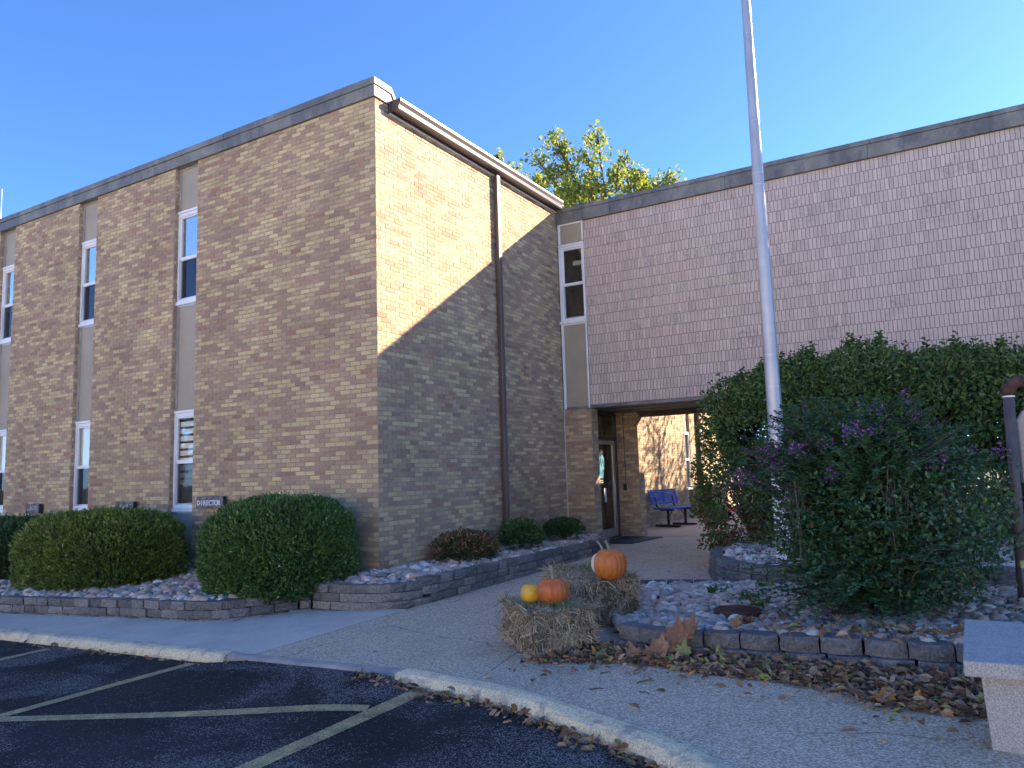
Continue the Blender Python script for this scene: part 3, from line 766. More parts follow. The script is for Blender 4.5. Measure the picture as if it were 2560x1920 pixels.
# ------------------------------------------------------------------ glazed door
XD = .30
door = thing('entrance_door', 'narrow glazed entrance door with teal light bulb decal in the recess', 'door', (XD, 6.9, .1))
mb = MB(); zt = ZS-.03
for y0, y1 in ((6.1, 6.16), (7.58, 7.66)): mb.box(XD-.04, XD+.05, y0, y1, .12, zt)
mb.box(XD-.04, XD+.05, 6.16, 7.58, 2.24, 2.32); mb.box(XD-.04, XD+.05, 6.16, 7.58, zt-.06, zt); mb.box(XD-.04, XD+.06, 6.1, 7.66, .10, .14)
mb.obj('frame', M['bronze'], door)
mb = MB()
for y0, y1 in ((6.17, 6.25), (7.48, 7.57)): mb.box(XD-.02, XD+.025, y0, y1, .15, 2.23)
mb.box(XD-.02, XD+.025, 6.25, 7.48, 2.15, 2.23); mb.box(XD-.02, XD+.025, 6.25, 7.48, .15, .33)
leafd = mb.obj('door_leaf', M['alum'], door)
obj('pane', [(XD, 6.25, .33), (XD, 7.48, .33), (XD, 7.48, 2.15), (XD, 6.25, 2.15)], [(0, 1, 2, 3)], M['glass_low'], leafd)
obj('pane', [(XD, 6.16, 2.32), (XD, 7.58, 2.32), (XD, 7.58, zt-.06), (XD, 6.16, zt-.06)], [(0, 1, 2, 3)], M['glass_low'], door)
mb = MB(); mb.tube([(XD+.06, 7.40, .95), (XD+.075, 7.40, 1.0), (XD+.075, 7.40, 1.3), (XD+.06, 7.40, 1.35)], .014, 8); mb.box(XD+.02, XD+.06, 7.385, 7.415, .96, .99); mb.box(XD+.02, XD+.06, 7.385, 7.415, 1.31, 1.34)
mb.obj('handle', M['alum'], leafd)
room_v = [(x, y, z) for z in (.1, 2.9) for y in (5.95, 7.9) for x in (XD-.06, XD-1.6)]
obj('lobby', room_v, [(0, 1, 3, 2), (4, 6, 7, 5), (1, 5, 7, 3), (0, 4, 5, 1), (2, 3, 7, 6)], M['doorroom'], door)
def decal(name, pts, mat, dx):
    """flat vinyl on the glass: pts are (y, z)"""
    V = [(XD+dx, y, z) for y, z in pts]
    t = tessellate_polygon([[Vector((y, z, 0)) for y, z in pts]])
    return obj(name, V, [tuple(q) for q in t], mat, leafd)
yc, zc = 6.86, 1.74
bulb = []
for i in range(28):
    th = R(-58)+R(296)*i/27; bulb.append((yc+.19*math.cos(th), zc+.19*math.sin(th)))
bulb += [(yc-.105, 1.50), (yc-.085, 1.42), (yc+.085, 1.42), (yc+.105, 1.50)]
ctr = (yc, 1.66)
decal('decal_outline', [(ctr[0]+(y-ctr[0])*1.1, ctr[1]+(z-ctr[1])*1.06) for y, z in bulb], M['vblack'], .002)
decal('decal_bulb', bulb, M['teal'], .003)
def stroke(name, pts, wd, mat, dx):
    for (a, b) in zip(pts[:-1], pts[1:]):
        d = Vector(b)-Vector(a); d.normalize(); n = Vector((-d.y, d.x))*wd/2
        a2 = Vector(a)-d*wd*.3; b2 = Vector(b)+d*wd*.3
        decal(name, [tuple(a2+n), tuple(a2-n), tuple(b2-n), tuple(b2+n)], mat, dx); dx += .0002
stroke('decal_m', [(yc-.09, 1.60), (yc-.02, 1.85), (yc+.025, 1.665), (yc+.085, 1.80), (yc+.14, 1.66), (yc+.175, 1.66)], .028, M['navy'], .004)
decal('decal_cap', [(yc-.23, 1.93), (yc-.03, 2.06), (yc+.15, 1.97), (yc+.05, 1.93), (yc+.03, 1.89), (yc-.10, 1.87), (yc-.17, 1.76), (yc-.20, 1.86)], M['vblack'], .006)
for i in range(3): decal('decal_base', [(yc-.08+.015*i, 1.40-.04*i), (yc+.08-.015*i, 1.40-.04*i), (yc+.08-.015*i, 1.375-.04*i), (yc-.08+.015*i, 1.375-.04*i)], M['vblack'], .003)
for i in range(2): decal('decal_stripe', [(yc-.075, 1.372-.04*i), (yc+.075, 1.372-.04*i), (yc+.075, 1.362-.04*i), (yc-.075, 1.362-.04*i)], M['paper'], .003)
decal('notice', [(6.97, .90), (7.10, .90), (7.10, 1.20), (6.97, 1.20)], M['paper'], .003)
# card reader with conduit
cr = thing('card_reader', 'small black card reader box with thin conduit on the porch pillar', 'card reader', (.52, 7.648, 1.2))
bevel(MB().box(.475, .565, 7.60, 7.648, 1.13, 1.27).obj('reader_box', M['black'], cr), .008)
MB().box(.566, .572, 7.61, 7.648, 1.13, 1.27).obj('edge_plate', M['alum'], cr)
MB().tube([(.53, 7.64, 1.27), (.53, 7.64, 2.8)], .008, 6).obj('conduit', M['bronze'], cr)
# door mat
o = poly('door_mat', [(.45, 6.15), (1.22, 6.15), (1.42, 7.40), (.45, 7.62)], .016, M['mat'], .014, None)
props(o, 'black rubber mat lying in front of the entrance door', 'door mat')

# ------------------------------------------------------------------ wooden name signs
def sign(x0, x1, z0, z1, label):
    t = thing('wall_sign', label, 'sign', ((x0+x1)/2, -.05, (z0+z1)/2), group='wooden name signs on the brick wall')
    bevel(MB().box(x0, x1, -.10, -.035, z0, z1).obj('board', M['signwood'], t), .006)
    MB().box(x1-.002, x1+.002, -.098, -.036, z0+.004, z1-.004).obj('end_grain', M['signend'], t)
    for x in (x0+.018, x1-.025):
        for z in (z0+.018, z1-.018):
            MB().tube([(x, -.099, z), (x, -.104, z)], .005, 8).obj('screw', M['black'], t)
    return t
t = sign(-3.80, -3.14, 1.175, 1.365, 'weathered wooden sign reading DIRECTOR in white letters')
for i, ch in enumerate('DIRECTOR'):
    me = letter_mesh(ch, .115, .0015, .0018); me.materials.clear(); me.materials.append(M['lettering'])
    link('letter', me, t, (-3.735+.072*i-t.location.x, -.1025-t.location.y, 1.222-t.location.z), (R(90), 0, 0))
def worn_marks(t, x0, x1, zb, h, n):
    for i in range(n):
        x = x0+(x1-x0)*i/(n-1)
        mb = MB()
        for (dx, dz, wx, hz) in random.sample([(0, 0, .012, .35), (0, .55, .012, .4), (.02, .9, .022, .1), (.02, .45, .02, .1), (.03, .1, .012, .3), (.015, 0, .022, .1)], 3):
            mb.box(x+dx, x+dx+wx, -.1015, -.0995, zb+dz*h, zb+dz*h+hz*h)
        mb.obj('worn_mark', M['lettering'], t)
t = sign(-6.03, -5.50, 1.10, 1.295, 'weathered grey sign with worn lettering half behind the middle boxwood')
worn_marks(t, -5.93, -5.62, 1.17, .08, 6)
t = sign(-9.06, -8.55, 1.085, 1.275, 'weathered grey sign with worn lettering above the farthest boxwood')
worn_marks(t, -8.96, -8.67, 1.15, .08, 6)

# ------------------------------------------------------------------ retaining walls of split-face blocks
def block_mesh(wd, ht, dp, cham, seed, tint):
    """front towards -Y, rough face"""
    rr = random.Random(seed); nx, nz = 5, 4
    V = []; F = []
    for j in range(nz):
        for i in range(nx):
            u, v = i/(nx-1), j/(nz-1)
            x = (u-.5)*wd; z = v*ht; y = 0
            e = 1 if (i in (0, nx-1)) else 0
            if e: y = cham
            else: y = rr.uniform(-.008, .008)
            if j in (0, nz-1) and not e: y += .006
            V.append((x+(rr.uniform(-.004, .004) if not e else rr.uniform(-.003, .003)), y+(rr.uniform(-.004, .004) if e else 0), z+(rr.uniform(-.004, 0) if j == nz-1 else 0)))
    for j in range(nz-1):
        for i in range(nx-1): F.append((j*nx+i, j*nx+i+1, (j+1)*nx+i+1, (j+1)*nx+i))
    b = len(V); wb = wd*.86
    V += [(-wb/2, dp, 0), (wb/2, dp, 0), (wb/2, dp, ht), (-wb/2, dp, ht)]
    bot = [i for i in range(nx)]; topr = [(nz-1)*nx+i for i in range(nx)]
    F.append(tuple(bot[::-1])+(b, b+1)); F.append(tuple(topr)+(b+2, b+3))
    F.append((b, b+3, b+2, b+1))
    F.append(tuple(j*nx for j in range(nz))[::-1][::-1]+(b+3, b)); F.append(tuple(j*nx+nx-1 for j in range(nz))[::-1]+(b+1, b+2))
    return mesh('block', V, F, M['block'], tint=np.array(tint))
BT = [(.165, .155, .135), (.20, .185, .16), (.14, .132, .118), (.23, .215, .185)]
BT2 = [(.165, .165, .155), (.14, .14, .132), (.19, .187, .175)]
def block_wall(name, path, label, courses, topf, wd=.29, ht=.1, dp=.2, cham=.02, tints=BT, setback=.012, closed=False, group=None, skew=0, name_part='block'):
    """path: outer face line seen with the outside on its right-hand side; topf(x,y) top level"""
    P = [Vector((x, y)) for x, y in path]
    seg = [(b-a).length for a, b in zip(P[:-1], P[1:])]; tot = sum(seg)
    def at(s):
        s = max(0, min(tot-1e-4, s))
        for i, l in enumerate(seg):
            if s <= l: return P[i].lerp(P[i+1], s/l)
            s -= l
        return P[-1]
    c = P[len(P)//2]
    t = thing(name, label, 'retaining wall', (c.x, c.y, zg(c.x, c.y)), group=group)
    var = {}
    for k in range(courses):                      # k = 0 top
        s = 0.0 if k % 2 == 0 else -wd*random.uniform(.4, .6)
        q = 0
        while s < tot-.08:
            wv = random.choice([1, 1, 1, .97, .8])*wd
            s0, s1 = max(0, s), min(tot, s+wv); wv2 = s1-s0
            if wv2 > .09:
                a, b = at(s0+.002), at(s1-.002); mid = (a+b)/2; d = (b-a).normalized(); nrm = Vector((d.y, -d.x))
                zt = topf(mid.x, mid.y)
                wr = round(wv2/wd*10)/10*wd
                key = (round(wr, 2), random.randrange(3), random.randrange(len(tints)))
                if key not in var: var[key] = block_mesh(max(.08, wr-.016), ht-.004, dp, cham, hash(key) % 999, tints[key[2]])
                ang = math.atan2(d.y, d.x)
                jit = random.uniform(-.010, .010)
                p = mid-nrm*(setback*(courses-1-k)) + nrm*jit
                if nrm.y > 0 and False: pass
                o = link(name_part, var[key], t, (p.x-t.location.x, p.y-t.location.y, zt-(k+1)*ht-t.location.z), (0, 0, ang+random.uniform(-.045, .045)))
            s += wv
    return t
# left wall (path runs left -> right, outside is on the right hand = -Y)
LW = [(-13.5, -2.62), (-9, -2.56), (-6.5, -2.53), (-4.83, -2.48), (-3.28, -2.35), (-2.33, -2.24), (-1.39, -2.20), (-.85, -2.15), (-.60, -2.02), (-.36, -1.68), (-.17, -1.33), (-.06, -1.20)]
block_wall('retaining_wall', LW, 'low curved grey block wall holding the boxwood bed along the sidewalk', 3, lambda x, y: zg(x, y)+.225)
RW = [(-.05, -1.23), (.30, -1.21), (.62, -1.15), (.86, -1.06), (1.06, -.92), (1.19, -.66), (1.245, -.34), (1.27, .3), (1.28, 1.2), (1.285, 2.5), (1.29, 4.6), (1.25, 5.15), (1.0, 5.42), (.70, 5.5)]
block_wall('retaining_wall', RW, 'grey block wall along the path below the downspout and small shrubs', 4, lambda x, y: .335 if y > -.5 else .30)
PW = [(4.36, -2.06), (4.46, -2.16), (4.8, -2.21), (5.5, -2.21), (6.2, -2.17), (6.9, -2.21), (7.6, -2.25), (8.6, -2.3)]
block_wall('planter_wall', PW, 'low chamfered block edging in front of the flowering bush and leaf drift', 2, lambda x, y: zg(x, y)+.205, wd=.292, ht=.118, dp=.17, cham=.045, tints=BT2, setback=.022)
UW = [(3.75, 3.6), (3.78, 3.0), (3.92, 2.2), (4.12, 1.75), (4.4, 1.32), (4.75, 1.0), (5.2, .80), (5.9, .74), (6.8, .85), (8.8, 1.1)][::1]
block_wall('planter_wall', UW, 'curved two-course raised ring wall behind the river stones at the flagpole', 3, lambda x, y: zg(x, y)+.30, wd=.26, ht=.105, dp=.17, cham=.02, tints=BT2)
EW = [(2.9, 1.15), (3.3, .92), (3.75, 1.03), (4.15, 1.12)]
block_wall('stone_edging', [(2.95, .75), (3.35, .93), (3.75, 1.05), (4.1, 1.1), (4.4, 1.08)], 'single row of dark upright edging blocks at the back of the river stones', 1, lambda x, y: zg(x, y)+.10, wd=.17, ht=.13, dp=.10, cham=.006, tints=[(.10, .105, .11), (.13, .135, .14)])

# ------------------------------------------------------------------ river stones
def ico():
    t = (1+5**.5)/2
    V = [Vector(v).normalized() for v in [(-1, t, 0), (1, t, 0), (-1, -t, 0), (1, -t, 0), (0, -1, t), (0, 1, t), (0, -1, -t), (0, 1, -t), (t, 0, -1), (t, 0, 1), (-t, 0, -1), (-t, 0, 1)]]
    F = [(0, 11, 5), (0, 5, 1), (0, 1, 7), (0, 7, 10), (0, 10, 11), (1, 5, 9), (5, 11, 4), (11, 10, 2), (10, 7, 6), (7, 1, 8), (3, 9, 4), (3, 4, 2), (3, 2, 6), (3, 6, 8), (3, 8, 9), (4, 9, 5), (2, 4, 11), (6, 2, 10), (8, 6, 7), (9, 8, 1)]
    c = {}; F2 = []
    def mid(a, b):
        k = (min(a, b), max(a, b))
        if k not in c: c[k] = len(V); V.append(((V[a]+V[b])/2).normalized())
        return c[k]
    for a, b, d in F:
        x, y, z = mid(a, b), mid(b, d), mid(d, a); F2 += [(a, x, z), (b, y, x), (d, z, y), (x, y, z)]
    return np.array([tuple(v) for v in V]), np.array(F2)
ICV, ICF = ico()
ST = [(0.522, 0.478, 0.42), (0.392, 0.362, 0.319), (0.29, 0.275, 0.246), (0.609, 0.558, 0.478), (0.493, 0.37, 0.29), (0.464, 0.362, 0.261), (0.362, 0.29, 0.225), (0.72, 0.696, 0.594), (0.246, 0.232, 0.21), (0.551, 0.406, 0.334)]
SHP = []
for s in range(8):
    q = ICV.copy()
    for i in range(len(q)):
        q[i] *= 1+.16*noise.noise(Vector(q[i]*1.3)+Vector((s*7.1, 2, s)))
    q *= np.array([1, random.uniform(.65, .88), random.uniform(.48, .72)]); SHP.append(q)
_sm = {}
def stones(bed, pts, hfun, size, warm=0.0, nbig=300, inside=None):
    """pts: centres; the nbig that show largest become children of the bed"""
    items = []
    for (x, y) in pts:
        sz = size*random.choice([.6, .75, .85, 1, 1, 1.2, 1.45]); z = hfun(x, y)+sz*random.uniform(-.05, .30)
        p = Vector((x, y, z)); d = p-CAM
        sx = d.dot(_r)/max(.1, d.dot(_f)); sy = d.dot(_u)/max(.1, d.dot(_f))
        vis = abs(sx) < .68 and abs(sy) < .52 and d.dot(_f) > 0
        ti = random.randrange(len(ST)) if random.random() > warm else random.choice([4, 5, 6, 9, 0])
        items.append((sz/d.length if vis else 0, p, sz, random.randrange(8), ti, (random.uniform(-.35, .35), random.uniform(-.35, .35), random.uniform(0, 6.28))))
    items.sort(key=lambda a: -a[0])
    for sc_, p, sz, sh, ti, rot in items[:nbig]:
        if (sh, ti) not in _sm: _sm[(sh, ti)] = mesh('stone', SHP[sh], ICF.copy(), M['stone'], tint=np.array(ST[ti]), smooth=True)
        o = link('stone', _sm[(sh, ti)], bed, p-bed.location, rot); o.scale = (sz, sz, sz)
    Vs, Fs, Ts = [], [], []; off = 0
    from mathutils import Euler
    for sc_, p, sz, sh, ti, rot in items[nbig:]:
        m = np.array(Euler(rot).to_matrix()); Vs.append(SHP[sh]*sz @ m.T+np.array(p)); Fs.append(ICF+off); off += len(ICV)
        Ts.append(np.tile(np.array(ST[ti]), (len(ICF), 1)))
    if Vs:
        o = obj('stones', np.concatenate(Vs), np.concatenate(Fs), M['stone'], bed, tint=np.concatenate(Ts), smooth=True); o['kind'] = 'stuff'
def inpoly(x, y, P):
    c = False; j = len(P)-1
    for i in range(len(P)):
        if (P[i][1] > y) != (P[j][1] > y) and x < (P[j][0]-P[i][0])*(y-P[i][1])/(P[j][1]-P[i][1])+P[i][0]: c = not c
        j = i
    return c
def scatter(P, gap):
    xs = [p[0] for p in P]; ys = [p[1] for p in P]; out = []
    y = min(ys); r = 0
    while y < max(ys):
        x = min(xs)+(gap/2 if r % 2 else 0)
        while x < max(xs):
            q = (x+random.uniform(-.4, .4)*gap, y+random.uniform(-.4, .4)*gap)
            if inpoly(q[0], q[1], P): out.append(q)
            x += gap
        y += gap*.86; r += 1
    random.shuffle(out); return out
def bed(name, P, hfun, step=.3):
    xs = np.arange(min(p[0] for p in P), max(p[0] for p in P)+step, step); ys = np.arange(min(p[1] for p in P), max(p[1] for p in P)+step, step)
    V = []; F = []; n = len(xs)
    for y in ys:
        for x in xs: V.append((x, y, hfun(x, y)-.035 if True else 0))
    for j in range(len(ys)-1):
        for i in range(n-1):
            if inpoly(xs[i]+step/2, ys[j]+step/2, P): F.append((j*n+i, j*n+i+1, (j+1)*n+i+1, (j+1)*n+i))
    return struct(name, V, F, M['soil'])
def hL(x, y):
    t = max(0, min(1, (y+2.2)/2.2)); base = zg(x, y)+.20
    return base+(max(base, .08 if x > -9 else 0)-base)*t*.8+.06*t
PL = [(-13.4, -2.44), (-6.5, -2.36), (-4.83, -2.30), (-3.28, -2.17), (-2.33, -2.06), (-1.39, -2.02), (-.95, -1.98), (-.7, -1.85), (-.5, -1.55), (-.3, -1.25), (-.15, -1.1), (-.1, 0.02), (-13.4, 0.02)]
bL = bed('boxwood_bed', PL, hL); stones(bL, scatter(PL, .094), hL, .056, warm=.45)
PR = [(-.1, -1.06), (.3, -1.04), (.6, -.98), (.8, -.88), (.95, -.75), (1.03, -.5), (1.08, 0), (1.10, 2.5), (1.10, 4.6), (1.05, 5.1), (.85, 5.3), (.6, 5.7), (0, 5.75), (0, 0), (-.1, 0)]
hR = lambda x, y: (.30 if y > -.4 else .27)+.02*noise.noise(Vector((x*2, y*2, 0)))
bR = bed('downspout_bed', PR, hR, .2); stones(bR, scatter(PR, .082), hR, .052)
PP = [(3.3, .85), (3.1, .3), (3.6, -.6), (4.0, -1.2), (4.4, -2.02), (4.8, -2.06), (6.2, -2.02), (7.6, -2.1), (8.6, -2.15), (8.6, 1.2), (6.6, 1.0), (5.9, .72), (5.2, .78), (4.7, .98), (4.4, 1.05), (3.75, .98)]
hP = lambda x, y: zg(x, y)+(.05 if y > -1 else .05+.07*max(0, min(1, (-1-y)/1.0)))+(.05*max(0, min(1, (x-4)/1)))
bP = bed('river_stone_bed', PP, hP, .2); stones(bP, scatter(PP, .074), hP, .049, nbig=300)
PU = [(3.95, 3.6), (3.98, 3.0), (4.12, 2.3), (4.3, 1.9), (4.55, 1.48), (4.85, 1.2), (5.3, 1.0), (5.9, .95), (6.8, 1.1), (8.6, 1.2), (8.8, 5.6), (4.2, 5.6), (3.9, 4.4)]
hU = lambda x, y: zg(x, y)+.26
bU = bed('raised_planter_bed', PU, hU, .25); stones(bU, scatter(PU, .10), hU, .06, nbig=150)

# ------------------------------------------------------------------ foliage helpers
def unit(a): return a/np.maximum(1e-9, np.linalg.norm(a, axis=-1, keepdims=True))
def leaves(P, Dn, size, tint, asp=.5, fold=.15, six=False, nrm=None):
    n = len(P); size = np.broadcast_to(size, (n,))[:, None]
    d = unit(Dn); up = nrm if nrm is not None else unit(rng.normal(size=(n, 3)))
    s = unit(np.cross(d, up)); nn = np.cross(s, d)
    if not six:
        V = np.stack([P, P+d*size*.5+s*size*asp*.5+nn*size*fold, P+d*size, P+d*size*.5-s*size*asp*.5+nn*size*fold], 1)
        F = (np.array([[0, 1, 2], [0, 2, 3]])[None]+(np.arange(n)*4)[:, None, None]).reshape(-1, 3)
        T = np.repeat(tint, 2, 0)
    else:
        a = size*asp*.5
        V = np.stack([P, P+d*size*.28+s*a*.85+nn*size*fold, P+d*size*.68+s*a*.9+nn*size*fold*.9, P+d*size-nn*size*fold*.4, P+d*size*.68-s*a*.9+nn*size*fold*.9, P+d*size*.28-s*a*.85+nn*size*fold], 1)
        F = (np.array([[0, 1, 2, 3], [0, 3, 4, 5]])[None]+(np.arange(n)*6)[:, None, None]).reshape(-1, 4)
        T = np.repeat(tint, 2, 0)
    return V.reshape(-1, 3), F, T
def foliage(name, parent, parts, mat):
    Vs, Fs, Ts = [], [], []; off = 0
    for V, F, T in parts: Vs.append(V); Fs.append(F+off); Ts.append(T); off += len(V)
    o = obj(name, np.concatenate(Vs), np.concatenate(Fs), mat, parent, tint=np.concatenate(Ts)); o['kind'] = 'stuff'; return o
def pick(cols, n, jit=.2, w=None):
    c = np.array(cols)[rng.choice(len(cols), n, p=w)]
    return c*rng.uniform(1-jit, 1+jit, (n, 1))
def vnoise(P, sc_, seed=0):
    return np.array([noise.noise(Vector(p)*sc_+Vector((seed, seed*1.7, 0))) for p in P])
def dome(n, c, rad, ex=3.0, zmin=-.75):
    """directions and surface points of a clipped rounded bush"""
    u = unit(rng.normal(size=(int(n*1.5), 3))); u = u[u[:, 2] > zmin][:n]
    r = (np.abs(u[:, 0])**ex+np.abs(u[:, 1])**ex+np.abs(u[:, 2])**ex)**(-1/ex)
    return u, u*r[:, None]*np.array(rad)
def boxwood(c, rad, label, cols, n, ls):
    t = thing('boxwood_shrub', label, 'shrub', (c[0], c[1], c[2]-rad[2]*.72), group='clipped boxwoods along the brick wall')
    u, S0 = dome(n, c, rad)
    lump = 1+.05*vnoise(u, 2.2, c[0])+.035*vnoise(u, 5, c[1])+.05*vnoise(u, 11, c[1]+3)
    dep = 1-.15*rng.random(len(u))**1.5
    P = S0*lump[:, None]*dep[:, None]+np.array(c)
    keep = P[:, 2] > t.location.z-.02; P = P[keep]; u = u[keep]
    dn = unit(u*.8+np.array([0, 0, .55])+rng.normal(size=P.shape)*.45)
    cl = pick(cols, len(P), .35)*(1+.3*vnoise(P, 3.0, 5)[:, None])
    dd_ = rng.random(len(P)) < .006; cl[dd_] = pick([(.55, .50, .34), (.40, .33, .16)], dd_.sum())
    foliage('foliage', t, [leaves(P, dn, ls*rng.uniform(.55, 1.5, len(P)), cl, .5, .12)], M['boxleaf'])
    # sprigs standing proud of the clipped surface
    u2, S2 = dome(500, c, rad); k = u2[:, 2] > -.3; u2 = u2[k][:330]; S2 = S2[k][:330]
    pts = []; 
    for a, b in zip(u2, S2):
        base = np.array(c)+b*.97; L_ = random.uniform(.05, .12)
        for i in range(5): pts.append((base+np.array([a[0]*.4, a[1]*.4, 1])*L_*i/4, a))
    P2 = np.array([p for p, _ in pts]); d2 = unit(np.array([a for _, a in pts])*.3+np.array([0, 0, .7])+rng.normal(size=(len(pts), 3))*.5)
    foliage('sprigs', t, [leaves(P2, d2, ls*.9, pick(cols, len(P2), .2)*1.15, .5, .1)], M['boxleaf'])
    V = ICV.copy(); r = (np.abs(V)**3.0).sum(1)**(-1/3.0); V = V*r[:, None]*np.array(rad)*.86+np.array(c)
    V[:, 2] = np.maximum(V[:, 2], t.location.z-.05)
    obj('branches', V, ICF.copy(), M['inner'], t, smooth=True)  # solid dark core, its colour stands in for shade inside the shrub
GB = [(0.07, 0.144, 0.031), (0.096, 0.174, 0.041), (0.054, 0.108, 0.026), (0.12, 0.198, 0.046)]
GY = [(0.144, 0.192, 0.031), (0.12, 0.168, 0.031), (0.09, 0.126, 0.024), (0.186, 0.228, 0.042)]
GD = [(0.048, 0.108, 0.034), (0.066, 0.132, 0.041), (0.042, 0.084, 0.029)]
boxwood((-.86, -1.0, .64), (.93, .85, .70), 'dark green clipped boxwood nearest the building corner', GB, 42000, .046)
boxwood((-4.78, -1.1, .46), (1.38, .92, .72), 'yellow-green clipped boxwood between two window strips', GY, 46000, .052)
boxwood((-8.0, -.95, .38), (1.45, .92, .66), 'farthest dark clipped boxwood cut by the left picture edge', GD, 30000, .05)

def small_shrub(c, rad, label, cols, n=5200, ls=.05, tipcols=None):
    t = thing('small_shrub', label, 'shrub', (c[0], c[1], c[2]-rad[2]*.8), group='small shrubs in the narrow stone bed')
    u, S0 = dome(n, c, rad, 2.1, -.6)
    rr = rng.random(len(u))**.45
    P = S0*rr[:, None]*(1+.18*vnoise(u, 2.5, c[1]))[:, None]+np.array(c)
    cl = pick(cols, len(P), .3)
    if tipcols is not None:
        m = (rr > .75) & (rng.random(len(u)) < .45) & (u[:, 2] > -.2); cl[m] = pick(tipcols, m.sum(), .25)
    dn = unit(u*.6+np.array([0, 0, .35])+rng.normal(size=P.shape)*.55)
    foliage('foliage', t, [leaves(P, dn, ls*rng.uniform(.7, 1.3, len(P)), cl, .45, .12, six=True)], M['leaf'])
    mb = MB()
    for k in range(26):
        a = unit(rng.normal(size=3)+np.array([0, 0, 1.1])); a[2] = abs(a[2])
        b = Vector((c[0], c[1], t.location.z)); e = Vector((c[0]+a[0]*rad[0]*.8, c[1]+a[1]*rad[1]*.8, c[2]+a[2]*rad[2]*.7))
        mb.tube([b+Vector((random.uniform(-.06, .06), random.uniform(-.06, .06), 0)), b.lerp(e, .5), e], [.006, .005, .003], 4)
    mb.obj('stems', M['twig'], t)
GL = [(.05, .11, .03), (.07, .14, .04), (.035, .08, .025)]
small_shrub((.52, 1.35, .50), (.47, .52, .26), 'small shrub with reddish pink tips nearest the corner', [(.07, .09, .03), (.09, .075, .03), (.05, .08, .025)], tipcols=[(.30, .15, .09), (.22, .07, .04), (.36, .22, .13)])
small_shrub((.55, 2.95, .55), (.36, .40, .26), 'bright green small shrub at the foot of the downspout', GL, 4200, tipcols=[(.11, .18, .05)])
small_shrub((.52, 4.55, .53), (.36, .38, .20), 'low green shrub nearest the entrance pier', GL, 3600)

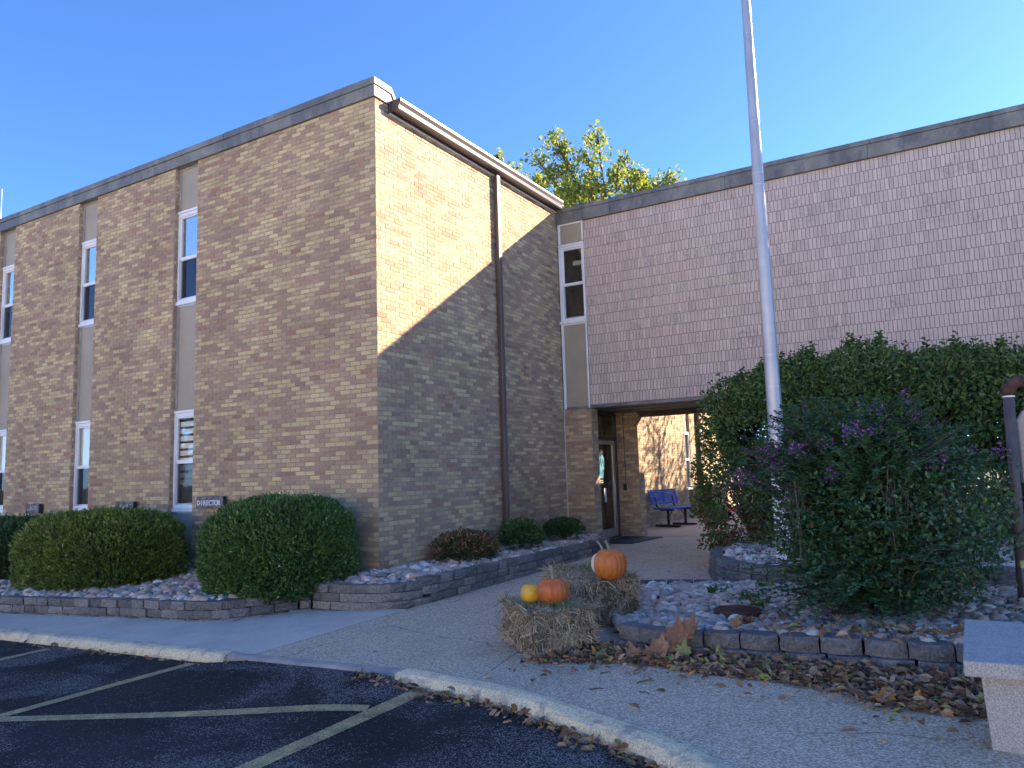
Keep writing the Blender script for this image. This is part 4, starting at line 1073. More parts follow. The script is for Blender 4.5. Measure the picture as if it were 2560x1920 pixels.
# ------------------------------------------------------------------ burning bush hedge in the raised planter
def hedge():
    clumps = [((4.18, 3.9, 1.50), (.88, .9, 1.50), .85), ((4.9, 4.0, 2.15), (1.1, 1.0, 1.05), 1.0), ((5.9, 4.0, 2.35), (1.2, 1.0, .92), 1.0), ((7.0, 3.9, 2.27), (1.2, 1.0, .85), 1.0),
              ((8.2, 3.7, 2.14), (1.3, 1.0, .85), 1.0), ((4.45, 3.7, 2.1), (.75, .8, .8), .9), ((5.3, 3.9, 1.2), (1.0, .8, .9), .30), ((6.6, 3.9, 1.3), (1.2, .8, .9), .28), ((8.0, 3.7, 1.3), (1.2, .8, .9), .30), ((3.95, 3.6, .85), (.6, .7, .75), .55)]
    specs = [('burning_bush', 'dense green bush with reddish lower left side beside the passage', (4.5, 3.9), lambda x: x < 5.35),
             ('burning_bush', 'wide green bush behind the purple flowers in front of the tiled wall', (6.3, 4.0), lambda x: 5.35 <= x < 7.05),
             ('burning_bush', 'green bush behind the brown pipe cut by the right picture edge', (8.0, 3.8), lambda x: x >= 7.05)]
    AP, AU, AR = [], [], []
    for c, rad, dens in clumps:
        n = int(15000*dens*(rad[0]*rad[2]+rad[0]*rad[1])/2.1)
        u = unit(rng.normal(size=(n, 3))); rr = .62+.4*rng.random(n)**.6
        P = u*rr[:, None]*np.array(rad)*(1+.16*vnoise(u, 2.6, c[0]))[:, None]+np.array(c)
        AP.append(P); AU.append(u); AR.append(rr)
    P = np.concatenate(AP); u = np.concatenate(AU); rr = np.concatenate(AR)
    gap = vnoise(P, 2.4, 3); keep = (P[:, 2] > .35) & ((gap > np.where(P[:, 0] < 5.2, -.10, -.20)) | (P[:, 2] > 2.2)) & (P[:, 1] < D-.12)
    P, u, rr = P[keep], u[keep], rr[keep]
    red = np.clip((1.55-P[:, 2])*.75, 0, 1)*np.clip((5.2-P[:, 0])*.8, 0, 1)*(.5+.9*vnoise(P, 1.6, 9))
    cl = pick([(.07, .135, .038), (.09, .16, .045), (.052, .105, .033), (.12, .185, .05)], len(P), .3)
    rm = rng.random(len(P)) < red; cl[rm] = pick([(.16, .05, .035), (.20, .07, .05), (.12, .07, .03)], rm.sum(), .3)
    yl = (rng.random(len(P)) < .05); cl[yl] = pick([(.13, .15, .035), (.10, .08, .035)], yl.sum())
    dn = unit(u*.55+np.array([0, 0, -.15])+rng.normal(size=P.shape)*.6)
    ls = .072*rng.uniform(.65, 1.3, len(P))
    for name, label, c, f in specs:
        t = thing(name, label, 'bush', (c[0], c[1], zg(*c)+.26), group='burning bushes against the tiled building')
        m = np.array([f(x) for x in P[:, 0]])
        foliage('foliage', t, [leaves(P[m], dn[m], ls[m], cl[m], .5, .14, six=True)], M['leaf'])
        mb = MB(); b0 = t.location
        x0, x1 = {0: (3.5, 5.35), 1: (5.2, 7.1), 2: (7.0, 9.2)}[specs.index((name, label, c, f))]
        for k in range(95):
            e = Vector((random.uniform(x0, x1), random.uniform(3.1, 4.7), random.uniform(1.2, 2.9)))
            s = Vector((c[0]+(e.x-c[0])*.28+random.uniform(-.15, .15), c[1]+random.uniform(-.35, .35), b0.z-.02))
            md = s.lerp(e, .5)+Vector((random.uniform(-.1, .1), random.uniform(-.1, .1), .12))
            mb.tube([s, md, e], [.014, .009, .004], 4)
            for q in range(3):
                a = s.lerp(e, random.uniform(.35, .9)); mb.tube([a, a+Vector((random.uniform(-.25, .25), random.uniform(-.25, .25), random.uniform(.1, .4)))], [.006, .003], 4)
        mb.obj('stems', M['twig'], t)
        # leafy shoots above the top outline
        pts = []; ds_ = []
        for k in range(60):
            x = random.uniform(x0, x1); m2 = (np.abs(P[:, 0]-x) < .12)
            if not m2.any(): continue
            top = P[m2][P[m2][:, 2].argmax()]
            L_ = random.uniform(.06, .26)
            for i in range(7): pts.append(top+np.array([random.uniform(-.02, .02)+.05*i/7, random.uniform(-.02, .02), -.08+L_*i/6])); ds_.append((random.gauss(0, .7), random.gauss(0, .7), random.uniform(-.2, .5)))
        pts = np.array(pts); foliage('shoots', t, [leaves(pts, np.array(ds_), .075, pick([(.05, .11, .035), (.07, .13, .04)], len(pts)), .5, .14, six=True)], M['leaf'])
hedge()

# ------------------------------------------------------------------ flowering bush in front (arching leafy shoots)
def flower_bush():
    bx, by = 6.22, -.62; bz = hP(bx, by)-.03
    t = thing('flowering_bush', 'dark green arching bush with purple flower tips in the river stones', 'bush', (bx, by, bz))
    AP, AD, AN, AC, AS = [], [], [], [], []; FP = []; stems = MB()
    for k in range(900):
        az = random.uniform(0, 6.283); el = random.random()
        reach = (1.28+random.uniform(-.25, .15))*math.sin(math.pi/2*min(1, .18+.92*el)); top = (1.98*math.cos(math.pi/2*el*.82)+.02)*random.uniform(.75, 1.0)
        if el > .62: top = random.uniform(.05, 1.15)*(1.25-.45*el); reach = random.uniform(.55, 1.35)
        b = Vector((bx+random.uniform(-.30, .30), by+random.uniform(-.28, .28), bz))
        ea = 1.12 if math.sin(az) < 0 else .7
        e = Vector((bx+math.cos(az)*reach*.94, by+math.sin(az)*reach*ea, bz+max(.06, top)))
        c1 = b+Vector((math.cos(az)*reach*.22, math.sin(az)*reach*.22, max(.35, top*.75+.25)))
        pts = [(b*(1-s)**2+c1*2*s*(1-s)+e*s*s) for s in [i/9 for i in range(10)]]
        if k % 3 == 0: stems.tube([pts[0], pts[3], pts[6], pts[9]], [.007, .006, .004, .002], 4)
        L_ = sum((q-p).length for p, q in zip(pts[:-1], pts[1:])); nl = int(L_/.021)
        for i in range(nl):
            s = .16+.84*(i+random.random())/nl
            q = b*(1-s)**2+c1*2*s*(1-s)+e*s*s; tg = ((c1-b)*(1-s)+(e-c1)*s).normalized()
            sd = tg.cross(Vector((0, 0, 1))); sd = sd.normalized() if sd.length > .05 else Vector((1, 0, 0))
            sg = 1 if i % 2 else -1
            AP.append(q); AD.append(sd*sg+tg*.5+Vector((random.gauss(0, .25), random.gauss(0, .25), random.gauss(.05, .25)))); AN.append(Vector((0, 0, 1))+Vector((random.gauss(0, .35), random.gauss(0, .35), 0)))
            AS.append(random.uniform(.034, .058)*(1.1 if s < .8 else .85))
        if (el < .55 and random.random() < .12) or (math.cos(az) < -.3 and .3 < el < .8 and random.random() < .10):
            for i in range(34): FP.append(e-((e-c1).normalized())*random.uniform(0, .16)+Vector((random.gauss(0, .03), random.gauss(0, .03), random.gauss(0, .035)))+Vector((0, 0, .02)))
    nb = 15000; ub = unit(rng.normal(size=(nb, 3))); rb = (.45+.55*rng.random(nb)**.5)[:, None]
    PB = ub*rb*np.array([.98, .95, .86])*(1+.22*vnoise(ub, 2.4, 8))[:, None]+np.array([bx+.20, by+.02, bz+.92]); PB = PB[PB[:, 2] > bz+.03]
    AP += [Vector(p) for p in PB]; AD += [Vector(v) for v in rng.normal(size=PB.shape)*.8+np.array([0, 0, .1])]; AN += [Vector(v) for v in rng.normal(size=PB.shape)*.5+np.array([0, 0, .9])]; AS += list(rng.uniform(.030, .055, len(PB)))
    P = np.array(AP); n = len(P)
    cl = pick([(.040, .098, .046), (.052, .120, .052), (.030, .076, .040), (.075, .155, .06)], n, .35)
    m = rng.random(n) < .025; cl[m] = pick([(.16, .17, .04), (.14, .08, .03)], m.sum())
    foliage('foliage', t, [leaves(P, np.array(AD), np.array(AS), cl, .62, .10, six=True, nrm=unit(np.array(AN)))], M['leaf'])
    stems.obj('stems', M['twig'], t)
    FP = np.array(FP); foliage('flowers', t, [leaves(FP, rng.normal(size=FP.shape), .022*rng.uniform(.6, 1.4, len(FP)), pick([(.30, .08, .36), (.38, .14, .42), (.22, .07, .27)], len(FP), .3), .8, .1)], M['petal'])
    # bare seed stalks tangled in the middle
    mb = MB()
    for k in range(34):
        cx = random.choice([5.78, 6.55]); p = Vector((cx+random.gauss(0, .06), by-.55+random.gauss(0, .12), 1.45+random.uniform(-.1, .15)))
        mb.tube([p, p+Vector((random.gauss(0, .10), random.gauss(0, .05), -random.uniform(.2, .6)))], [.0035, .002], 3)
    mb.obj('seed_stalks', simple('dry_stalk', (.16, .13, .12), .9, bstr=0), t)
flower_bush()

# ------------------------------------------------------------------ weeds between the stones
def weed(x, y, label):
    z = hP(x, y)+.03; t = thing('weed', label, 'weed', (x, y, z), group='green weeds among the river stones')
    n = 26; P = np.tile(np.array([[x, y, z]]), (n, 1))+rng.normal(size=(n, 3))*np.array([.05, .05, .01])
    d = rng.normal(size=(n, 3))*np.array([1, 1, .25])+np.array([0, 0, .6])
    foliage('foliage', t, [leaves(P, d, .09*rng.uniform(.5, 1.2, n), pick([(.06, .13, .03), (.09, .16, .04)], n), .42, .12, six=True)], M['leaf'])
weed(4.62, .18, 'bright green weed at the back of the river stones'); weed(5.02, -.25, 'low weed left of the flowering bush')
weed(5.25, -.55, 'small weed behind the rusty lid'); weed(5.05, .55, 'pale weed at the foot of the ring wall')

# ------------------------------------------------------------------ utility lid
def lid():
    x, y = 5.17, -1.06; z = hP(x, y)+.055
    t = thing('utility_lid', 'round rusty brown utility lid lying among the river stones', 'utility lid', (x, y, z))
    mb = MB(); mb.tube([(x, y, z-.03), (x, y, z+.012), (x, y, z+.02)], [.215, .215, .205], 32); mb.obj('plate', M['rust'], t)
    for r_ in (.17, .10):
        mb = MB(); ring = [(x+r_*math.cos(R(a)), y+r_*math.sin(R(a)), z+.021) for a in range(0, 361, 15)]; mb.tube(ring, .006, 5, cap=False); mb.obj('rim', M['rust'], t)
    MB().box(x-.03, x+.03, y-.012, y+.012, z+.02, z+.027).obj('pick_hole', M['black'], t)
lid()

# ------------------------------------------------------------------ hay bales
def bale(name, corners, ht, label, n, zb=None, seed=1):
    """corners: A (left), B (front), C (right), D (back) on the ground"""
    A, B, Cc, Dd = [Vector((x, y, 0)) for x, y in corners]
    ctr = (A+B+Cc+Dd)/4; z0 = zg(ctr.x, ctr.y)+.004 if zb is None else zb
    t = thing(name, label, 'hay bale', (ctr.x, ctr.y, z0), group='hay bales with pumpkins on the footpath')
    e1 = (B-A); e2 = (Dd-A)
    def pt(u, v, w): p = A+e1*u+e2*v; return np.array([p.x, p.y, z0+w*ht])
    nx = 14; V = []; F = []
    def face(fn, a, b):
        o = len(V)
        for j in range(b+1):
            for i in range(a+1):
                p = Vector(fn(i/a, j/b)); c3 = Vector((ctr.x, ctr.y, z0+ht*.45))
                d = (p-c3); s = 1+.05*noise.noise(p*7)+.03*noise.noise(p*19)
                # round the corners a little
                q = c3+d*s*(1-.055*max(0, (abs((fn(i/a, j/b)[2]-z0)/ht-.5)*2)**6)*1)
                q.z = max(q.z, z0); V.append(tuple(q))
        for j in range(b):
            for i in range(a): F.append((o+j*(a+1)+i, o+j*(a+1)+i+1, o+(j+1)*(a+1)+i+1, o+(j+1)*(a+1)+i))
    face(lambda u, v: pt(u, 0, v), 14, 7); face(lambda u, v: pt(1, u, v), 9, 7); face(lambda u, v: pt(1-u, 1, v), 14, 7); face(lambda u, v: pt(0, 1-u, v), 9, 7); face(lambda u, v: pt(u, v, 1), 14, 9)
    obj('hay', V, F, M['balecore'], t, smooth=True)
    # straw blades over the faces
    P, Dr, Nn, Ln, Wd = [], [], [], [], []
    x1 = np.array([e1.x, e1.y, 0])/e1.length; x2 = np.array([e2.x, e2.y, 0])/e2.length
    areas = [('f', e1.length*ht), ('r', e2.length*ht), ('l', e2.length*ht*.6), ('t', e1.length*e2.length*1.1), ('b', e1.length*ht*.2)]
    tot = sum(a for _, a in areas)
    for fc, a in areas:
        k = int(n*a/tot); u = rng.random(k); v = rng.random(k)
        for i in range(k):
            if fc == 'f': p = pt(u[i], 0, v[i]); nn = -x2; ax = (x1, np.array([0, 0, 1.]))
            elif fc == 'r': p = pt(1, u[i], v[i]); nn = x1; ax = (x2, np.array([0, 0, 1.]))
            elif fc == 'l': p = pt(0, u[i], v[i]); nn = -x1; ax = (x2, np.array([0, 0, 1.]))
            elif fc == 'b': p = pt(u[i], 1, v[i]); nn = x2; ax = (x1, np.array([0, 0, 1.]))
            else: p = pt(u[i], v[i], 1); nn = np.array([0, 0, 1.]); ax = (x1, x2)
            th = rng.uniform(0, 2*math.pi)
            if fc == 'r': th = rng.normal(-math.pi/2, .8)+ (0 if rng.random() < .7 else rng.uniform(-1.5, 1.5))
            tv = ax[0]*math.cos(th)+ax[1]*math.sin(th)
            d = tv+nn*abs(rng.normal(0, .20))*(1 if rng.random() < .85 else 2.6)
            edge = fc in 'fr' and v[i] > .85
            if edge: d = d+nn*.4+np.array([0, 0, -.35])
            P.append(p-nn*.01-d*.02); Dr.append(d); Nn.append(nn+rng.normal(0, .4, 3)); Ln.append(rng.choice([.06, .08, .11, .15])*rng.uniform(.7, 1.2)); Wd.append(rng.uniform(.0022, .0050))
    P = np.array(P); Dr = unit(np.array(Dr)); Ln = np.array(Ln)[:, None]; Wd = np.array(Wd)[:, None]
    s = unit(np.cross(Dr, np.array(Nn))); bend = unit(np.array(Nn))*Ln*rng.uniform(-.18, .05, (len(P), 1))
    E = P+Dr*Ln+bend; Mi = P+Dr*Ln*.5
    P[:, 2] = np.maximum(P[:, 2], z0+.005); E[:, 2] = np.maximum(E[:, 2], z0+.004); Mi[:, 2] = np.maximum(Mi[:, 2], z0+.004)
    V = np.stack([P-s*Wd, P+s*Wd, Mi+s*Wd, Mi-s*Wd, E+s*Wd*.6, E-s*Wd*.6], 1).reshape(-1, 3)
    F = (np.array([[0, 1, 2, 3], [3, 2, 4, 5]])[None]+(np.arange(len(P))*6)[:, None, None]).reshape(-1, 4)
    cl = pick([(.40, .315, .20), (.30, .23, .14), (.50, .40, .26), (.20, .15, .09), (.62, .53, .37)], len(P), .2, [.3, .27, .2, .15, .08])
    foliage('straw', t, [(V, F, np.repeat(cl, 2, 0))], M['straw'])
    return t, pt, z0+ht
bt1, pt1, zt1 = bale('hay_bale', [(3.30, -2.10), (3.92, -2.66), (4.27, -2.20), (3.63, -1.62)], .365, 'low front hay bale carrying the yellow and a rust-orange pumpkin', 11000)
bt2, pt2, zt2 = bale('hay_bale', [(3.02, -.75), (3.80, -1.56), (4.20, -1.02), (3.36, -.10)], .455, 'taller rear hay bale carrying the largest pumpkin', 13000)
def sprout(parent, c, n, spread, hh):
    P = np.array([c])+rng.normal(size=(n, 3))*np.array([spread[0], spread[1], .0]); d = rng.normal(size=(n, 3))*np.array([.35, .35, .1])+np.array([0, 0, 1])
    V, F, T = leaves(P, d, hh*rng.uniform(.5, 1.3, n), pick([(.10, .17, .05), (.16, .22, .08), (.22, .26, .12)], n, .25), .06, .02)
    foliage('sprouted_grass', parent, [(V, F, T)], M['leaf'])
sprout(bt1, (3.93, -2.30, zt1-.01), 420, (.13, .08), .07)
sprout(bt2, (3.45, -.75, zt2-.01), 380, (.18, .14), .07)

# ------------------------------------------------------------------ pumpkins
def pumpkin(c, rx, rz, mat, label, ribs, stem, tilt=0, group='pumpkins on the hay bales'):
    t = thing('pumpkin', label, 'pumpkin', c, group=group)
    nu, nv = ribs*6, 22; V = []; F = []
    for j in range(nv+1):
        ph = math.pi*j/nv
        for i in range(nu):
            th = 2*math.pi*i/nu
            rib = 1-.05*abs(math.cos(th*ribs/2))**8*math.sin(ph)**.6
            rr = math.sin(ph)**.82*rib; zz = math.cos(ph)
            dim = .24*math.exp(-(rr/.30)**2)*(1 if zz > 0 else .6)
            z = zz*rz*(abs(zz)**-.12 if abs(zz) > .01 else 1)*.97; z = z-math.copysign(dim*rz*.8, zz)
            k = 1+.02*noise.noise(Vector((math.cos(th)*2, math.sin(th)*2, zz*2+c[0]*5)))
            V.append((rx*rr*math.cos(th)*k, rx*rr*math.sin(th)*k, z+rz*.93))
    for j in range(nv):
        for i in range(nu): F.append((j*nu+i, (j+1)*nu+i, (j+1)*nu+(i+1) % nu, j*nu+(i+1) % nu))
    b = link('flesh', mesh('flesh', V, F, mat, smooth=True), t)
    mb = MB(); zt = rz*1.63
    mb.tube([(0, 0, zt-.015), (stem[0]*.2, stem[1]*.2, zt+stem[2]*.35), (stem[0]*.55, stem[1]*.55, zt+stem[2]*.75), (stem[0], stem[1], zt+stem[2])], [stem[3]*1.7, stem[3], stem[3]*.85, stem[3]*1.05], 7)
    link('stem', mesh('stem', mb.V, mb.F, M['stem']), t)
    if tilt: t.rotation_euler = (tilt, tilt*.4, 0)
    return t
pumpkin((4.00, -1.22, zt2-.015), .163, .162, M['pk_orange'], 'largest tall orange pumpkin on the rear bale', 18, (-.03, -.03, .11, .016))
pumpkin((3.835, -.985, zt2-.01), .140, .125, M['pk_white'], 'cream white pumpkin mostly hidden behind the largest pumpkin', 10, (-.08, .0, .14, .012))
pumpkin((3.88, -2.20, zt1+.008), .142, .120, M['pk_rust'], 'wide rust-orange pumpkin on the front bale', 17, (-.03, .03, .13, .013))
pumpkin((3.67, -2.22, zt1+.008), .095, .090, M['pk_yellow'], 'small yellow pumpkin on the front bale', 9, (-.02, .01, .065, .007))

# ------------------------------------------------------------------ flagpole
def flagpole():
    x, y = 5.09, 1.5; t = thing('flagpole', 'tall silver metal flagpole rising out of the raised stone ring', 'flagpole', (x, y, hU(x, y)))
    prof = [(.1, .098), (1.35, .096), (2, .092), (4, .079), (6, .067), (8, .055), (10, .045), (11, .04)]
    o = MB().tube([(x, y, z) for z, _ in prof], [r for _, r in prof], 28).obj('shaft', M['pole'], t, smooth=True)
    for z in (2.55, 2.95, 5.15, 5.3, 6.0, 7.2):
        rr = np.interp(z, [p[0] for p in prof], [p[1] for p in prof])
        MB().tube([(x, y, z-.006), (x, y, z+.006)], rr+.0012, 28, cap=False).obj('seam', M['alum'], t, smooth=True)
    d = Vector((CAM.x-x, CAM.y-y, 0)).normalized(); s = Vector((-d.y, d.x, 0)); p = Vector((x, y, 1.98))+d*.097
    mb = MB(); mb.tube([p+Vector((0, 0, .17))+d*.02+s*.025, p+Vector((0, 0, .04))+d*.015, p, p-Vector((0, 0, .04))+d*.015, p-Vector((0, 0, .17))+d*.02-s*.01], [.006, .015, .022, .015, .006], 8)
    mb.obj('cleat', M['alum'], t)
    MB().tube([(x, y, hU(x, y)-.1), (x, y, 1.42)], .0985, 28, cap=False).obj('white_base', M['polewhite'], t, smooth=True)  # lower shaft drawn whiter than the rest
flagpole()

# ------------------------------------------------------------------ blue bench in the courtyard
def blue_bench():
    a = R(14); bx, by = .74, 10.2; bz = zg(bx, by)+.004
    t = thing('park_bench', 'blue slatted metal bench with black frame in the courtyard', 'bench', (bx, by, bz), -a)
    Lh = .60
    def put(mb, name, mat, par=t, smooth=False):
        return link(name, mesh(name, mb.V, mb.F, mat, smooth=smooth), par)
    # local: length along Y, seat front towards +X
    mb = MB()
    mb.box(-.22, .24, -Lh, -Lh+.05, .43, .47); mb.box(-.22, .24, Lh-.05, Lh, .43, .47); mb.box(-.22, -.16, -Lh+.05, Lh-.05, .43, .47); mb.box(.18, .24, -Lh+.05, Lh-.05, .43, .47); mb.box(-.16, .18, -.05, .05, .435, .465)
    s = bevel(put(mb, 'seat', M['benchblue']), .012)
    for i in range(9):
        x = -.15+.0375*i
        put(MB().box(x, x+.022, -Lh+.05, -.05, .44, .462).box(x, x+.022, .05, Lh-.05, .44, .462), 'slat', M['benchblue'], s)
    def bk(z): return -.27-.10*(z-.52)/.36
    mb = MB()
    def bx_(z0, z1, y0, y1, th=.035):
        V = [(bk(z)+dx, y, z) for z in (z0, z1) for y in (y0, y1) for dx in (-th/2, th/2)]
        mb.add(V, [(0, 2, 3, 1), (4, 5, 7, 6), (0, 1, 5, 4), (2, 6, 7, 3), (0, 4, 6, 2), (1, 3, 7, 5)])
    bx_(.54, .59, -Lh, Lh); bx_(.85, .90, -Lh, Lh); bx_(.59, .85, -Lh, -Lh+.05); bx_(.59, .85, Lh-.05, Lh); bx_(.59, .85, -.05, .05)
    b = bevel(put(mb, 'backrest', M['benchblue']), .012)
    for i in range(7):
        mb = MB(); z = .60+.036*i; bx_(z, z+.027, -Lh+.05, -.05, .02); bx_(z, z+.027, .05, Lh-.05, .02); put(mb, 'slat', M['benchblue'], b)
    for y in (-.38, .38):
        put(MB().tube([(.05, y, .42), (.05, y, .05)], .034, 10), 'leg', M['black'])
        put(MB().box(-.32, .36, y-.035, y+.035, 0, .055), 'foot', M['black'])
        put(MB().tube([(.22, y, .415), (-.15, y, .405), (-.24, y, .45), (-.285, y, .55), (-.32, y, .72)], .024, 8), 'support_arm', M['black'])
        sg = -1 if y > 0 else 1
        put(MB().tube([(.05, y, .20), (.05, y+sg*.2, .41)], .012, 6), 'brace', M['black'])
blue_bench()

# ------------------------------------------------------------------ red hose on the courtyard floor
def hose():
    x, y = .95, 13.6; z = zg(x, y)+.03
    t = thing('garden_hose', 'red hose lying in a loose coil on the courtyard floor', 'hose', (x, y, z))
    pts = [(x-.25+.01*i*.8+.32*math.cos(i*.35)*(1+.2*math.sin(i*.9)), y+.22*math.sin(i*.35)+.004*i, z+.008*(i % 5)+.002*i) for i in range(70)]
    MB().tube(pts, .018, 6).obj('coil', M['hose'], t, smooth=True)
    MB().tube([pts[0], (x-.05, y-.35, z), (x-.12, y-.5, z)], .014, 6).obj('nozzle', M['drip'], t)
hose()

# ------------------------------------------------------------------ cast stone bench at the right
def stone_bench():
    x0, x1, y0, y1 = 6.985, 7.42, -3.66, -2.50; zb = zg(7.05, -3.5)
    t = thing('stone_bench', 'grey cast stone garden bench cut by the right picture edge', 'bench', (7.2, -3.1, zb))
    bevel(MB().box(x0, x1, y0, y1, zb+.375, zb+.452).obj('seat', M['granite'], t), .008)
    for y in (-3.50, -2.72):
        mb = MB(); a, b = y-.06, y+.06; z = zb+.372
        mb.add([(7.075, a, zb), (7.40, a, zb), (7.40, b, zb), (7.075, b, zb), (7.055, a, z), (7.40, a, z), (7.40, b, z), (7.055, b, z)],
               [(3, 2, 1, 0), (4, 5, 6, 7), (0, 1, 5, 4), (1, 2, 6, 5), (2, 3, 7, 6), (3, 0, 4, 7)])
        bevel(mb.obj('leg', M['granite'], t), .006)
stone_bench()

# ------------------------------------------------------------------ gas pipe, cabinet and pvc post at the right edge
def pipe():
    x, y = 7.46, .15; zb = hP(x, y)
    t = thing('gas_pipe', 'brown pipe with an elbow and white tape rings at the right edge', 'pipe', (x, y, zb))
    MB().tube([(x-.05, y, zb-.05), (x, y, 2.17)], .046, 16).obj('riser', M['pipe'], t, smooth=True)
    el = [(x, y, 2.16), (x, y, 2.21), (x+.03, y, 2.255), (x+.08, y, 2.285), (x+.13, y, 2.29)]
    MB().tube(el, .054, 16).obj('elbow', M['rust'], t, smooth=True)
    MB().tube([(x+.12, y, 2.29), (x+1.2, y, 2.29)], .046, 16).obj('crossover', M['pipe'], t, smooth=True)
    MB().tube([(x, y, 2.146), (x, y, 2.16)], .05, 16).obj('tape', M['tape'], t); MB().tube([(x+.135, y, 2.29), (x+.149, y, 2.29)], .05, 16).obj('tape', M['tape'], t)
pipe()
def cabinet():
    t = thing('meter_cabinet', 'tan rounded meter cabinet on a rusty post at the right edge', 'cabinet', (7.95, .4, .2))
    prof = [(7.51, 1.35), (7.51, 1.93), (7.56, 2.02), (7.64, 2.06), (8.35, 2.06), (8.35, 1.35)]
    V = [(x, y, z) for y in (.25, .6) for x, z in prof]; n = len(prof)
    bevel(obj('body', V, [tuple(range(n)), tuple(range(n, 2*n))[::-1]]+[(i, i+n, (i+1) % n+n, (i+1) % n) for i in range(n)], M['cabinet'], t), .015)
    MB().box(7.58, 7.68, .32, .42, .15, 1.36).obj('post', M['rust'], t)
cabinet()
def pvc():
    x, y = 7.43, -1.15; z = hP(x, y)
    t = thing('pvc_post', 'short grey plastic standpipe with a faded yellow rim at the right edge', 'standpipe', (x, y, z))
    MB().tube([(x, y, z-.02), (x, y, z+.46)], .062, 16).obj('tube', M['pvc'], t, smooth=True)
    MB().tube([(x, y, z+.47), (x, y, z+.52)], .068, 16).obj('rim', M['yellowcap'], t)
    MB().box(x-.045, x-.02, y-.066, y-.060, z+.36, z+.44).obj('sticker', M['tape'], t)
pvc()

# ------------------------------------------------------------------ roof aerial at the far left
t = thing('roof_aerial', 'thin white aerial on the roof edge at the far left', 'aerial', (-10.65, -.02, ZR_L))
MB().tube([(-10.72, -.03, ZR_L-.35), (-10.72, -.03, ZR_L+.12)], .016, 8).obj('bracket', M['alum'], t)
MB().tube([(-10.72, -.03, ZR_L+.12), (-10.72, -.03, ZR_L+.70)], .006, 8).obj('mast', M['white'], t)

# ------------------------------------------------------------------ fallen leaves
LOBES = [(0, -.02), (.10, .05), (.34, -.02), (.30, .14), (.52, .28), (.34, .34), (.36, .52), (.18, .46), (.0, .92), (-.18, .46), (-.36, .52), (-.34, .34), (-.52, .28), (-.30, .14), (-.34, -.02), (-.10, .05)]
def maple_mesh(seed, tint):
    rr = random.Random(seed); c = rr.uniform(.15, .6); b = rr.uniform(-.5, .5)
    V = [(0, .3, -.05)]
    for x, y in LOBES:
        x *= rr.uniform(.9, 1.1); V.append((x, y, c*(x*x)*1.2+b*.25*(y-.3)**2+rr.uniform(-.03, .03)))
    n = len(LOBES); F = [(0, i+1, (i+1) % n+1) for i in range(n)]
    V += [(-.012, .0, -.02), (.012, .0, -.02), (.01, -.45, .03), (-.01, -.45, .03)]; F.append((n+1, n+2, n+3, n+4))
    return mesh('leaf', V, F, M['dryleaf'], tint=np.array(tint), smooth=False)
DL = [(0.27, 0.142, 0.081), (0.351, 0.203, 0.115), (0.203, 0.115, 0.074), (0.297, 0.176, 0.068), (0.405, 0.27, 0.162), (0.149, 0.088, 0.061), (0.27, 0.284, 0.108), (0.351, 0.365, 0.135), (0.176, 0.23, 0.081), (0.432, 0.189, 0.054)]
MLV = [maple_mesh(i, DL[i % len(DL)]) for i in range(30)]
edge = [(3.7, -2.45), (3.95, -2.70), (4.5, -2.52), (4.75, -2.48), (5.32, -2.62), (5.85, -2.66), (6.32, -2.80), (6.55, -3.05), (7.0, -3.05), (7.6, -2.9)]
def eY(x): return float(np.interp(x, [p[0] for p in edge], [p[1] for p in edge]))
def litter():
    P = []; 
    for k in range(5200):
        x = random.uniform(3.85, 7.7); y1 = -2.2 if x > 4.4 else -2.05; y0 = eY(x)
        s = random.random()**.75; y = y1+(y0-y1)*s
        if random.random() < .03: y = y0-random.expovariate(6)
        dep = .045*(1-s)**.8+.012
        P.append((x, y, zg(x, y)+random.uniform(.004, dep+.01)))
    for k in range(170):      # on the bed under the bush, and along the kerb
        x = random.uniform(5.6, 7.2); P.append((x, random.uniform(-2.12, -1.75), hP(x, -1.8)+random.uniform(.02, .09)))
    for k in range(330):
        s = random.random(); x = 2.7+s*3.3
        yk = float(np.interp(x, [2.7, 3.06, 4.15, 4.62, 5.04, 5.39, 5.72, 6.0], [-3.2, -3.2, -3.38, -3.56, -3.75, -3.9, -4.09, -4.32]))
        y = yk-.19-abs(random.gauss(0, .07)); P.append((x, y, za(x, y)+random.uniform(.004, .03)))
    for k in range(60):
        x = random.uniform(-2.5, 1.4); P.append((x, KY-.2-abs(random.gauss(0, .04)), za(x, KY-.2)+.012))
    for k in range(36):
        x = random.uniform(2, 6.5); y = random.uniform(-3.1, 3); P.append((x, y, zg(x, y)+.006))
    P = np.array(P); n = len(P)
    d = rng.normal(size=(n, 3))*np.array([1, 1, .28]); nr = unit(rng.normal(size=(n, 3))*.55+np.array([0, 0, 1]))
    cl = pick([(.27, .175, .11), (.36, .25, .165), (.19, .12, .08), (.44, .33, .22), (.09, .065, .05), (.30, .30, .10), (.46, .24, .06)], n, .3, [.25, .22, .17, .14, .10, .09, .03])
    o = foliage('leaf_litter', None, [leaves(P, d, rng.choice([.04, .05, .062, .085], n)*rng.uniform(.8, 1.3, n), cl, .46, .16, six=True, nrm=nr)], M['dryleaf'])
    o['label'] = 'drift of small brown leaves along the foot of the planter edging'
    return o
lit = litter()
def big_leaf(x, y, z, s, rot, m=None): 
    o = link('leaf', MLV[random.randrange(30)] if m is None else MLV[m], lit, (x, y, z), rot); o.scale = (s, s, s); return o
